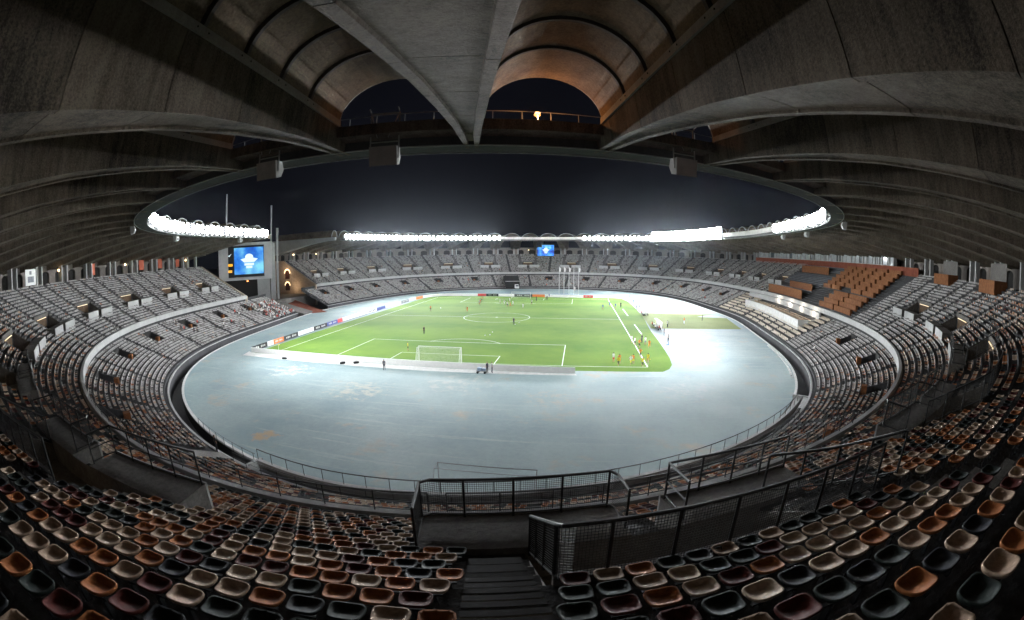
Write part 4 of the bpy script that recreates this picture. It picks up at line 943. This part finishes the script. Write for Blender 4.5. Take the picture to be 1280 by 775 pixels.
def person(x_, y_, z_, pose, shirt, shorts, rz, lab, group=None, legs='skin', hgt=1.0):
    key = (pose, shirt, shorts, legs)
    if key not in PMc:
        me = PM[pose][0].copy(); me.name = 'person'
        for c in ('skin', shirt, shorts, 'hair', legs): me.materials.append(cloth(c))
        me.polygons.foreach_set('material_index', PM[pose][1]); PMc[key] = me
    o = bpy.data.objects.new('person', PMc[key]); COL.objects.link(o); o.location = (x_, y_, z_); o.rotation_euler = (0, 0, rz); o.scale = (hgt,) * 3; tag(o, lab, 'person', group); return o
G1 = 'players training on the pitch'
pl = [(-8.4, 6.7, 'stand', 'yellow', 'black', 'goalkeeper in yellow standing left of the near goal'), (-11.4, 24.3, 'stand', 'black', 'black', 'person in black beyond the near penalty area, left of centre'), (-22.9, 63.1, 'stand', 'orange', 'black', 'player in orange on the left side of the pitch, near a ball'), (-10.9, 62.4, 'run', 'orange', 'orange', 'player in orange left of the centre circle'), (6.5, 40.5, 'stand', 'dark', 'dark', 'person in dark clothes at the right edge of the centre circle'),
 (28.6, 3.0, 'stand', 'white', 'red', 'player in white, leftmost of the group by the near right corner'), (29.2, 0.5, 'run', 'yellow', 'black', 'player in yellow, front left of the group by the near right corner'), (29.5, 1.9, 'stand', 'orange', 'orange', 'player in orange behind the yellow player by the near right corner'), (31.3, 1.2, 'run', 'white', 'yellow', 'player in white bib between two pairs by the near right corner'), (31.8, 1.9, 'stand', 'orange', 'yellow', 'player in orange beside the white bib by the near right corner'), (33.6, 6.8, 'run', 'orange', 'black', 'player in orange running on the right touchline'), (33.1, 0.0, 'run', 'yellow', 'black', 'player in yellow on the touchline at the near right corner'), (34.4, 2.7, 'stand', 'yellow', 'orange', 'player in yellow and orange just outside the near right corner'),
 (33.9, 17.2, 'stand', 'white', 'black', 'player in white on the right touchline beside the penalty area'), (34.5, 15.3, 'run', 'orange', 'black', 'player in orange next to the white player on the right touchline'), (33.5, 19.2, 'stand', 'white', 'white', 'player all in white, backmost at the right touchline'), (35.7, 20.2, 'stand', 'dark', 'dark', 'person in dark tracksuit between players on the right touchline'), (36.4, 14.6, 'run', 'orange', 'orange', 'player all in orange outside the right touchline'), (36.1, 17.9, 'stand', 'white', 'grey', 'player in white with grey shorts outside the right touchline'),
 (30.3, 73.6, 'stand', 'blue', 'grey', 'leftmost of four people in blue far along the right touchline'), (33.0, 81.5, 'stand', 'blue', 'blue', 'backmost of four people in blue on the right touchline'), (34.7, 77.3, 'stand', 'blue', 'grey', 'third of four people in blue, just outside the right touchline'), (36.7, 80.5, 'stand', 'dark', 'dark', 'person in dark blue, rightmost by the far right touchline'),
 (-4.9, 85.8, 'stand', 'white', 'white', 'player in white, leftmost of the white group before the far goal'), (-2.7, 81.7, 'run', 'white', 'white', 'running player in white, second in the group before the far goal'), (-1.0, 77.5, 'stand', 'white', 'dark', 'player in white with dark shorts, front of the far group'), (-2.3, 91.1, 'stand', 'white', 'white', 'player in white, backmost before the far goal'), (.3, 76.1, 'run', 'orange', 'orange', 'player in orange amid the white group at the far end'), (.4, 80.6, 'stand', 'white', 'white', 'player in white right behind the orange one at the far end'), (4.9, 72.4, 'run', 'white', 'white', 'player in white alone right of the centre, far half'), (6.3, 85.0, 'stand', 'white', 'dark', 'player in white to the right of the far group'), (6.9, 96.1, 'stand', 'dark', 'dark', 'dark dressed person close to the far goal, on the right'), (10.6, 99.4, 'stand', 'black', 'black', 'person in black standing right of the far goal'), (10.8, 108.6, 'stand', 'blue', 'blue', 'person in blue behind the far goal line'),
 (-11.1, 80.4, 'stand', 'white', 'orange', 'player in white and orange left of the far group'), (-12.9, 92.5, 'stand', 'orange', 'dark', 'player in orange nearest the far left of the far goal'), (-11.6, 84.0, 'run', 'orange', 'orange', 'player in orange running left of the far group')]
for x_, y_, ps, sh, so, lb_ in pl: person(x_, y_, .01, ps, sh, so, random.uniform(0, 6.28), lb_, G1, legs='skin' if sh not in ('dark', 'black') else 'dark')
sb = [(41.4, 74.2, 'stand', 'dark', 'dark', 'person in dark clothes, left of a pair beside the right edge of the pitch'), (42.3, 74.4, 'stand', 'dark', 'grey', 'person in dark top, right of a pair beside the right edge of the pitch'), (42.4, 92.1, 'stand', 'blue', 'dark', 'person in blue on the track past the far right of the pitch'), (42.5, 106.6, 'stand', 'white', 'blue', 'person in white near the far right corner of the pitch'), (44.9, 39.9, 'stand', 'white', 'dark', 'person in white top standing on the side grass strip'), (50.7, 46.0, 'stand', 'orange', 'white', 'person in orange in the middle of the side grass strip'), (57.5, 52.2, 'stand', 'dark', 'dark', 'person in black at the far end of the side grass strip'), (41.9, 28.4, 'stand', 'dark', 'dark', 'person in black on the pale track right of the pitch'), (41.4, 20.8, 'stand', 'grey', 'dark', 'person in grey next to the blue chair on the track'), (-6.9, -7.5, 'stand', 'dark', 'black', 'person in dark clothes on the track left of the near goal')]
for x_, y_, ps, sh, so, lb_ in sb: person(x_, y_, .01, ps, sh, so, random.uniform(0, 6.28), lb_, None, legs=so)
for i, (x_, y_) in enumerate([(41.2, 63.5), (41.4, 61.0), (42.4, 61.1), (41.0, 41.9), (41.2, 40.1), (41.4, 37.7), (41.8, 35.9), (42.6, 38.4)]):
    person(x_ + .3, y_, .01, 'sit', 'white' if i % 3 else 'red', 'dark', PI / 2 + R(10), '%s substitute in %s seated on the %s bench beside the pitch' % (ordn((i if i < 3 else i - 3) + 1), 'white' if i % 3 else 'red', 'far' if i < 3 else 'near'), 'substitutes on the touchline benches', legs='dark')
for lb_, y0, y1 in (('far', 60.3, 64.2), ('near', 35.0, 43)):
    t = thing('team_bench', 'low %s team bench with white shelter beside the right edge of the pitch' % lb_, 'bench', (41.9, (y0 + y1) / 2, 0)); L = y1 - y0
    b = MB(); b.box((-.15, 0, .42), (.45, L, .07)); b.build('seat', M['black'], t); b = MB(); b.box((.75, 0, .95), (.06, L, 1.7)); b.box((.45, 0, 1.82), (.8, L, .06)); b.build('shelter', M['white'], t)
    for sy_ in (-.45, 0, .45): b = MB(); b.box((-.1, sy_ * L, .20), (.3, .08, .38)); b.build('leg', M['black'], t)
person(*P(380.4, 2.9, 1.02), 'stand', 'black', 'black', PI * .9, 'person in dark clothes leaning on the railing at the left end of the near wall', None, legs='black')
# balls
bm = bmesh.new(); bmesh.ops.create_icosphere(bm, subdivisions=2, radius=.11); bme = bpy.data.meshes.new('football'); bm.to_mesh(bme); bm.free(); bme.materials.append(M['white'])
bl = ['left of three balls in front of the centre circle', 'middle one of three balls in front of the centre circle', 'farthest of three balls in front of the centre circle', 'ball beside the orange player on the left side', 'ball right of the dark dressed person by the centre circle', 'ball at the feet of the dark dressed person']
for (x_, y_), lb_ in zip([(2.6, 24.3), (3.5, 25.2), (3.4, 28.5), (-21.9, 70.5), (7.5, 43.5), (6.9, 40.1)], bl):
    o = bpy.data.objects.new('football', bme); COL.objects.link(o); o.location = (x_, y_, .12); tag(o, 'white foot' + lb_, 'ball') if lb_.startswith('ball') else tag(o, 'white football, ' + lb_, 'ball')
# bags, cart, chair on the track
for x_, y_, lb_ in ((-15.7, -5.5, 'dark kit bag, larger one, on the track behind the near board'), (-13.5, -4.6, 'small dark kit bag on the track left of the near goal'), (-28.3, -5.6, 'flat dark bag on the track near the left corner of the pitch')):
    t = thing('kit_bag', lb_, 'bag', (x_, y_, 0), random.random()); b = MB(); b.tube([(-.5, 0, .2), (-.42, 0, .2), (.42, 0, .2), (.5, 0, .2)], [.12, .19, .19, .12], 10); b.build('body', M['black'], t); b = MB(); b.tube([(-.2, -.12, .36), (-.1, 0, .5), (.1, 0, .5), (.2, -.12, .36)], .015, 5); b.build('handle', M['black'], t)
t = thing('equipment_cart', 'low equipment cart with boxes on the track right of the near goal', 'cart', (8.4, -6.0, 0))
b = MB(); b.box((0, 0, .4), (1.5, .8, .08)); b.build('deck', M['steelgrey'], t)
for sx in (-.55, .55):
    for sy_ in (-.38, .38): b = MB(); b.tube([(sx, sy_ - .04, .18), (sx, sy_ + .04, .18)], .18, 10); b.build('wheel', M['black'], t)
b = MB(); b.box((-.3, 0, .66), (.6, .6, .42)); b.box((.35, .05, .60), (.5, .5, .30)); b.build('equipment_case', mat('pale_blue_case', (.35, .45, .6), .6), t)
person(9.2, -5.8, .01, 'stand', 'dark', 'black', 1.0, 'person in dark clothes, left of the pair by the cart', None, 'black'); person(9.9, -5.6, .01, 'stand', 'grey', 'dark', 2.0, 'person in grey top, right of the pair by the cart', None, 'dark')
t = thing('folding_chair', 'small blue folding chair on the track right of the pitch', 'chair', (40.4, 16.4, 0)); b = MB(); b.box((0, 0, .45), (.5, .5, .05)); b.build('seat', cloth('blue'), t); b = MB(); b.box((.24, 0, .75), (.05, .5, .5)); b.build('backrest', cloth('blue'), t)
for sx in (-.2, .2):
    for sy_ in (-.2, .2): b = MB(); b.bar((sx, sy_, 0), (sx, sy_, .43), .03); b.build('leg', M['steelgrey'], t)
t = thing('rolled_mat', 'dark red rolled mat on the near wall behind the railing', 'mat', tuple(P(404.3, .9, .07))); b = MB(); b.tube([(-1.6, 0, .2), (1.6, .3, .2)], .2, 10); b.build('roll', M['redcloth'], t); b = MB(); b.tube([(-.8, 0.07, .2), (-.7, .08, .2)], .215, 10); b.build('strap', M['black'], t)
# crowd near the left opening of the lower tier
Vp = []; Fp = []; Cp = []; base = 0
src, smi = PM['sit']; sv = np.array([v.co[:] for v in src.vertices]); sf = [tuple(p.vertices) for p in src.polygons]; sf4 = np.array([f if len(f) == 4 else (f[0], f[1], f[2], f[2]) for f in sf]); fm = np.array(smi)
cm = MB(); mats_ = [cloth(c) for c in ('skin', 'white', 'red', 'black', 'grey', 'hair', 'dark')]; cidx = []
def crowd_at(arr, shirts):
    for q in arr:
        c_, s_ = math.cos(q[3] + random.uniform(-.3, .3)), math.sin(q[3]); o_ = len(cm.v); sh = random.choice(shirts); so = random.choice((3, 4, 6))
        cm.v += [(q[0] + v[0] * c_ - v[1] * s_, q[1] + v[0] * s_ + v[1] * c_, q[2] - .42 + v[2]) for v in sv]
        for f, k in zip(sf, smi): cm.f.append(tuple(i + o_ for i in f)); cm.m.append({0: 0, 1: sh, 2: so, 3: 5, 4: so}[k])
low = A[(A[:, 6] == 0)]
la = norm_range(low[:, 4], LSTART)
grp = low[(la > LSTART + .5) & (la < LSTART + 17) & (low[:, 5] < 12)]; grp = grp[rng.random(len(grp)) < .42][:230]
crowd_at(grp, (1, 1, 1, 2, 4, 3))
cm.build('spectator_crowd', mats_, None, True, kind='stuff', label='crowd of seated spectators in white and red near the left opening of the lower tier', category='crowd')
sc_ = low[(la > LSTART + 20) & (la < LSTART + 52) & (low[:, 5] < 14) & (low[:, 5] > 3)]; sc_ = sc_[rng.permutation(len(sc_))[:14]]; sc_ = sc_[np.argsort(-norm_range(sc_[:, 4], LSTART))][::-1]
for i, q in enumerate(sc_): person(q[0], q[1], q[2] - .42, 'sit' if i % 3 else 'stand', ['black', 'dark', 'white', 'red'][i % 4], 'black', q[3], 'scattered spectator in %s, %s away from the crowd, %s from the opening' % (['black', 'dark blue', 'white', 'red'][i % 4], 'standing' if i % 3 == 0 else 'seated', ordn(i + 1)), 'scattered spectators in the left lower tier', 'black')

ext = A[(dist > 60) & (A[:, 6] == 0)]; ext = ext[rng.permutation(len(ext))[:26]]
ext = ext[np.argsort(-norm_range(ext[:, 4], LSTART))]
for i, q in enumerate(ext): person(q[0], q[1], q[2] - .42, 'sit', ['white', 'dark', 'grey', 'red', 'black'][i % 5], 'black', q[3], 'lone seated spectator in %s, %s from the right along the lower tier' % (['white', 'dark blue', 'grey', 'red', 'black'][i % 5], ordn(i + 1)), 'lone spectators around the lower tier', 'black')
for i, a_ in enumerate((135, 150.6, 163, 178, 196, 214)): q = P(a_, 1.2, 0); person(q.x, q.y, 0, 'stand', 'dark', 'black', heading(a_), 'steward in dark clothes by the far wall, %s from the right' % ordn(i + 1), 'stewards along the far wall', 'black')
# ------------------------------------------------------------------ opening on the left: apron and red ramp
pod = MB(); pod.block(243.8, 282.2, 14.6, 46, -.1, 4.0, 2.5); pod.block(263.5, 269.9, .4, 14.6, -.1, .5, 2, z1b=4.0)
tag(pod.build('podium', M['land']), 'grey raised podium behind the ramp in the left opening of the bowl', 'podium')
rv = [(-87.0, 66.3, 4.02), (-82.0, 66.4, 4.02), (-56.8, 56.2, .03), (-62.9, 50.2, .03)]
b = MB(); b.add([(x_, y_, z_) for x_, y_, z_ in rv] + [(x_, y_, -.05) for x_, y_, z_ in rv], [(0, 3, 2, 1), (0, 4, 7, 3), (3, 7, 6, 2), (2, 6, 5, 1), (1, 5, 4, 0)]); tag(b.build('red_ramp', M['redbrown']), 'red brown ramp rising from the track in the left opening of the bowl', 'ramp')
RAMP = [(-87.0, 66.3, 4.02), (-82.0, 66.4, 4.02), (-56.8, 56.2, .03), (-62.9, 50.2, .03)]
for i in range(5):
    f = .25 + i * .16; p0 = Vector(RAMP[0]).lerp(Vector(RAMP[3]), f)
    b = MB(); b.box((p0.x - .5, p0.y - .8, p0.z + .4), (1.8, .7, 1.0), rz=2.5, taper=.9); tag(b.build('barrier_block', M['black']), '%s dark barrier block from the back along the red ramp' % ordn(i + 1), 'barrier', 'dark blocks beside the red ramp')

# ------------------------------------------------------------------ presidential and press sections on the right
lm_ = mat('fill_lamp_glow', (1, .9, .7), .5, emit=(1, .85, .62), estr=6)  # glow of the fill lamps added in the box
vb = thing('royal_box', 'white walled presidential box with cream armchairs in the right lower tier', 'box', (0, 0, 0))
a0, a1 = 490.5, LT + 9
b = MB(); b.block(a0, a1, 7.9, 8.15, 2.6, 5.0, 1.5); b.build('front_wall', M['kerb'], vb)
b = MB(); b.block(a0, a1 + 8, 13.4, 13.9, 4.2, 6.7, 1.5); b.build('rear_wall', M['pale'], vb)
b = MB(); b.block(a0, a1, 8.16, 13.4, 2.6, 4.1, 1.5); b.build('box_floor', M['cream'], vb)
b = MB(); b.block(a0 + 3, a1 - 2, 8.9, 9.6, 4.11, 4.30, 1.5); b.build('red_carpet', M['redcloth'], vb)
for e in (a0, a1): b = MB(); b.block(e - .12, e + .12, 7.9, 13.9, 2.6, 5.0, 1); b.build('side_wall', M['white'], vb)
def armchair_arr(a0, a1, o, z, pitch): return row_seats(a0, a1, o, z, pitch, 0, 0)
ar = []
for o in (10.3, 11.6, 12.7): ar.append(armchair_arr(a0 + 1, a1 - 1, o, 4.55, .95))
Vc = np.array([(x_ * 1.5, y_ * 1.5, z_ * 2.0) for x_, y_, z_ in Vf])
AA = np.vstack(ar); AA = AA[rng.random(len(AA)) < .9]
V_, F_, C_ = replicate(Vc, Ff, AA, np.array([(.62, .48, .34)] * len(AA)) * rng.uniform(.8, 1.1, (len(AA), 1))); o = bpy.data.objects.new('armchair_rows', npmesh('armchair_rows', V_, F_, [M['seat']], C_)); COL.objects.link(o); o.parent = vb; o['kind'] = 'stuff'
ar = []
for i in range(0, 16):
    for s0, e0 in ((485, 490.2), (491.0, 496.6), (497.6, 503.4), (504.4, 510), (511, 516.6), (517.6, 523.4), (LT + .6, LT + 5.8), (LT + 6.6, LT + 12), (LT + 13, LT + 20.5)):
        if i >= 7 and s0 > 490.3 and e0 < a1 + 3: continue
        if i % 2: continue
        ar.append(armchair_arr(s0, e0, LO0 + LD * i + .55, LZ0 + LH * i + .55, .80))
AA = np.vstack(ar); V_, F_, C_ = replicate(Vc, Ff, AA, np.array([(.60, .52, .42)] * len(AA)) * rng.uniform(.85, 1.1, (len(AA), 1)))
o = bpy.data.objects.new('cream_seat_rows', npmesh('cream_seat_rows', V_, F_, [M['seat']], C_)); COL.objects.link(o); o['kind'] = 'stuff'; tag(o, 'wide cream seats filling the lower rows below the presidential box', 'seats')
# press desks
for r0, off in enumerate((15.6, 17.1, 18.6, 20.1, 22.0, 23.5, 25.0, 26.5, 28.0, 29.5, 30.8)):
    ln, pt, nn_ = (8.4, 9.1, 2) if r0 < 4 else (5.0, 5.9, 6)
    for j in range(nn_):
        a = 478.6 + j * pt + r0 * .3
        if (r0, j) in ((0, 2), (1, 2), (2, 2), (3, 2), (4, 2), (5, 5), (4, 5), (6, 5)) or a + ln > 515: continue
        t = thing('press_desk', 'brown wooden press desk, %s row up from the rim, %s from the right' % (ordn(r0 + 1), ordn(j + 1)), 'desk', (0, 0, 0), 0, 'brown wooden press desks in the right upper tier')
        z_ = tz(off); b = MB(); b.block(a, a + ln, off, off + .10, z_ - .4, z_ + 1.0, 1.8); b.build('front_panel', M['wood'], t)
        b = MB(); b.block(a, a + ln, off + .11, off + .55, z_ + .78, z_ + .83, 1.8); b.build('desk_top', M['wood'], t)
        for e in (a, a + ln - .06): b = MB(); b.block(e, e + .06, off + .11, off + .6, z_ - .2, z_ + .99, 1); b.build('side_panel', M['wood'], t)
for (s0, e0, o0, h_, lb_) in ((509, LT + 7.5, 15.5, 2.2, 'long brown wooden wall low in the upper tier beyond the press desks'), (511, LT + 1, 19.5, 1.6, 'shorter brown wooden wall two rows above the long one'), (516, LT + 6, 27.5, 1.9, 'brown wooden wall high beneath the glazed boxes'), (476, LT + 44, 31.6, 1.4, 'very long dark red brown wall below the glazed boxes')):
    t = thing('wooden_wall', lb_, 'wall', (0, 0, 0)); b = MB(); b.block(s0, e0, o0, o0 + .15, tz(o0) - .4, tz(o0) + h_, 1.5); b.build('panelling', M['wood'] if o0 < 30 else M['redbrown'], t)
    b = MB(); b.block(s0, e0, o0 - .03, o0 + .2, tz(o0) + h_, tz(o0) + h_ + .06, 1.5); b.build('capping', M['wood'], t)
# blue-grey seats between
ar = [row_seats(max(509.5, 0), PRESS[1] - .3 + (0), UO0 + UD * i + .42, UZ0 + UH * i + .40, .52, i, 1) for i in range(4, 22) if i not in (6, 7, 16, 17)]
AA = np.vstack(ar); V_, F_, C_ = replicate(Vf, Ff, AA, np.array([(.20, .22, .25)] * len(AA)) * rng.uniform(.8, 1.1, (len(AA), 1))); o = bpy.data.objects.new('grey_seat_rows', npmesh('grey_seat_rows', V_, F_, [M['seat']], C_)); COL.objects.link(o); o['kind'] = 'stuff'; tag(o, 'blue grey seats between the brown walls of the right upper tier', 'seats')
for k_, a_ in enumerate((494, 503, 512, 521)):  # warm fill lights and fixtures added to brighten the box
    ld = bpy.data.lights.new('box_fill_light', 'POINT'); ld.energy = 300; ld.color = (1, .86, .68); ld.shadow_soft_size = .25
    ob = bpy.data.objects.new('box_fill_light', ld); COL.objects.link(ob); ob.location = P(a_, 12.7, 6.5)
    b = MB(); b.block(a_ - .3, a_ + .3, 13.2, 13.38, 6.5, 6.6, 1); b.build('added_fill_lamp', lm_, vb)
# glazed boxes
gb = thing('glazed_box', 'row of glazed hospitality boxes with pale mullions above the press desks', 'hospitality box', (0, 0, 0))
n_ = 30; A1, A2 = 487.0, LT + 43
M['paleglass'] = mat('painted_lit_glass', (.34, .37, .38), .5, .45, .6, spec=.4)  # pale base colour stands for light in the panes
for i in range(n_):
    a = A1 + (A2 - A1) * i / n_; e = A1 + (A2 - A1) * (i + 1) / n_ - .15
    b = MB(); b.block(a + .1, e, 32.4, 32.45, 18.5, 20.5, 3); b.build('pane', M['paleglass'] if i % 5 != 1 else M['glass'], gb)
    b = MB(); b.block(e, e + .18, 32.25, 32.5, 18.3, 20.7, 3); b.build('mullion', M['pale'], gb)
b = MB(); b.block(A1, A2, 32.2, 32.55, 18.2, 18.48, 2); b.build('sill', M['pale'], gb)
for a, lb_ in ((449.5, 'nearer'), (463.5, 'farther')):
    t = thing('camera_booth', 'brown fronted booth with pale grey panel under the right roof, the %s of two' % lb_, 'booth', (0, 0, 0)); b = MB(); b.block(a, a + 4.6, 29.6, 29.75, 15.9, 17.7, 2); b.build('front_panel', M['wood'], t); b = MB(); b.block(a + .1, a + 4.5, 31.9, 32.0, 17.2, 20.0, 2); b.build('rear_panel', M['land'], t)
    for e in (a, a + 4.5): b = MB(); b.block(e, e + .1, 29.76, 32.0, 15.9, 17.7, 1); b.build('side_panel', M['wood'], t)
pb = thing('banner', 'tall white banner with grey printed picture between columns at the left', 'banner', (0, 0, 0)); b = MB(); b.block(342.7, 345.6, 32.2, 32.26, 17.2, 19.9, 3); b.build('cloth_sheet', M['white'], pb); b = MB(); b.block(343.3, 345.0, 32.16, 32.19, 17.7, 18.7, 3); b.block(343.9, 344.5, 32.16, 32.19, 19.0, 19.6, 3); b.build('print', mat('grey_print', (.25, .27, .3), .7, .5, 3), pb)
# red-orange panels and small lamps under the roof at the left
for i, a in enumerate((292, 300.5, 308, 324)):
    t = thing('orange_panel', 'orange red panel in the arcade behind the left stand, %s from the far end' % ordn(i + 1), 'panel', (0, 0, 0)); b = MB(); b.block(a, a + 1.7, 34.5, 34.6, 17.6, 20.2, 2); b.build('sheet', mat('orange_sheet', (.55, .12, .06), .7), t)
lm = mat('small_wall_lamp', (1, .8, .5), .5, emit=(1, .66, .32), estr=14)
lm.cycles.emission_sampling = 'NONE'
for a, lb_ in ((291.5, 'left arcade, nearest the video screen'), (316.5, 'left arcade, in the middle'), (336.4, 'left arcade, nearest the white banner'), (LT + 238.0, 'end of the far stand'), (LT + 225.0, 'far stand below the floodlights'), (LT + 137, 'far stand left of the blue screen')):
    b = MB(); b.tube([(0, -.1, 0), (0, .1, 0)], .16, 8); b.box((0, .12, 0), (.3, .05, .4)); o = b.build('wall_lamp', lm); x_, y_ = XY(a, 32.0); o.location = (float(x_), float(y_), 19.3); o.rotation_euler = (0, 0, heading(a)); tag(o, 'small warm glowing lamp on the column of the ' + lb_, 'lamp')
# dark tunnel in the far lower stand with a parked van
t = thing('vehicle_tunnel', 'dark rectangular vehicle tunnel in the lower tier behind the far goal', 'tunnel', (0, 0, 0))
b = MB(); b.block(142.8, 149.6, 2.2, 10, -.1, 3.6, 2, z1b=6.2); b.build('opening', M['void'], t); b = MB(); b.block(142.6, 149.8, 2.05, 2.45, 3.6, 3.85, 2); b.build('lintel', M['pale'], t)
t = thing('parked_van', 'white van parked in the mouth of the dark tunnel behind the far goal', 'van', tuple(P(144.4, .9, 0)), heading(144.4))
b = MB(); b.add([(-.95, -1.6, .4), (.95, -1.6, .4), (.95, 2.4, .4), (-.95, 2.4, .4), (-.95, -1.6, 1.2), (.95, -1.6, 1.2), (-.85, -.8, 2.1), (.85, -.8, 2.1), (.85, 2.3, 2.2), (-.85, 2.3, 2.2)], [(0, 1, 5, 4), (4, 5, 7, 6), (6, 7, 8, 9), (1, 2, 8, 7, 5), (0, 4, 6, 9, 3), (2, 3, 9, 8), (0, 3, 2, 1)]); b.build('body', M['white'], t)
b = MB(); b.add([(-.78, -1.52, 1.32), (.78, -1.52, 1.32), (.74, -.92, 2.0), (-.74, -.92, 2.0)], [(0, 1, 2, 3)]); b.build('windscreen', M['glass'], t)
for sx in (-.9, .9):
    for sy_ in (-1.0, 1.6): b = MB(); b.tube([(sx - .1, sy_, .34), (sx + .1, sy_, .34)], .34, 12); b.build('wheel', M['black'], t)

# ------------------------------------------------------------------ night air, lit by the floodlights
if HAZE:
    hb = MB(); hb.box((5, 50, 15), (420, 460, 42)); hm = bpy.data.materials.new('night_air'); hm.use_nodes = True; n = hm.node_tree.nodes; n.remove(n['Principled BSDF']); pv = n.new('ShaderNodeVolumePrincipled')
    pv.inputs['Density'].default_value = HAZE; pv.inputs['Color'].default_value = (.80, .88, 1, 1); pv.inputs['Anisotropy'].default_value = .90
    hm.node_tree.links.new(pv.outputs[0], n['Material Output'].inputs['Volume']); hb.build('haze', hm, kind='stuff')
    S.cycles.volume_step_rate = 4; S.cycles.volume_max_steps = 16
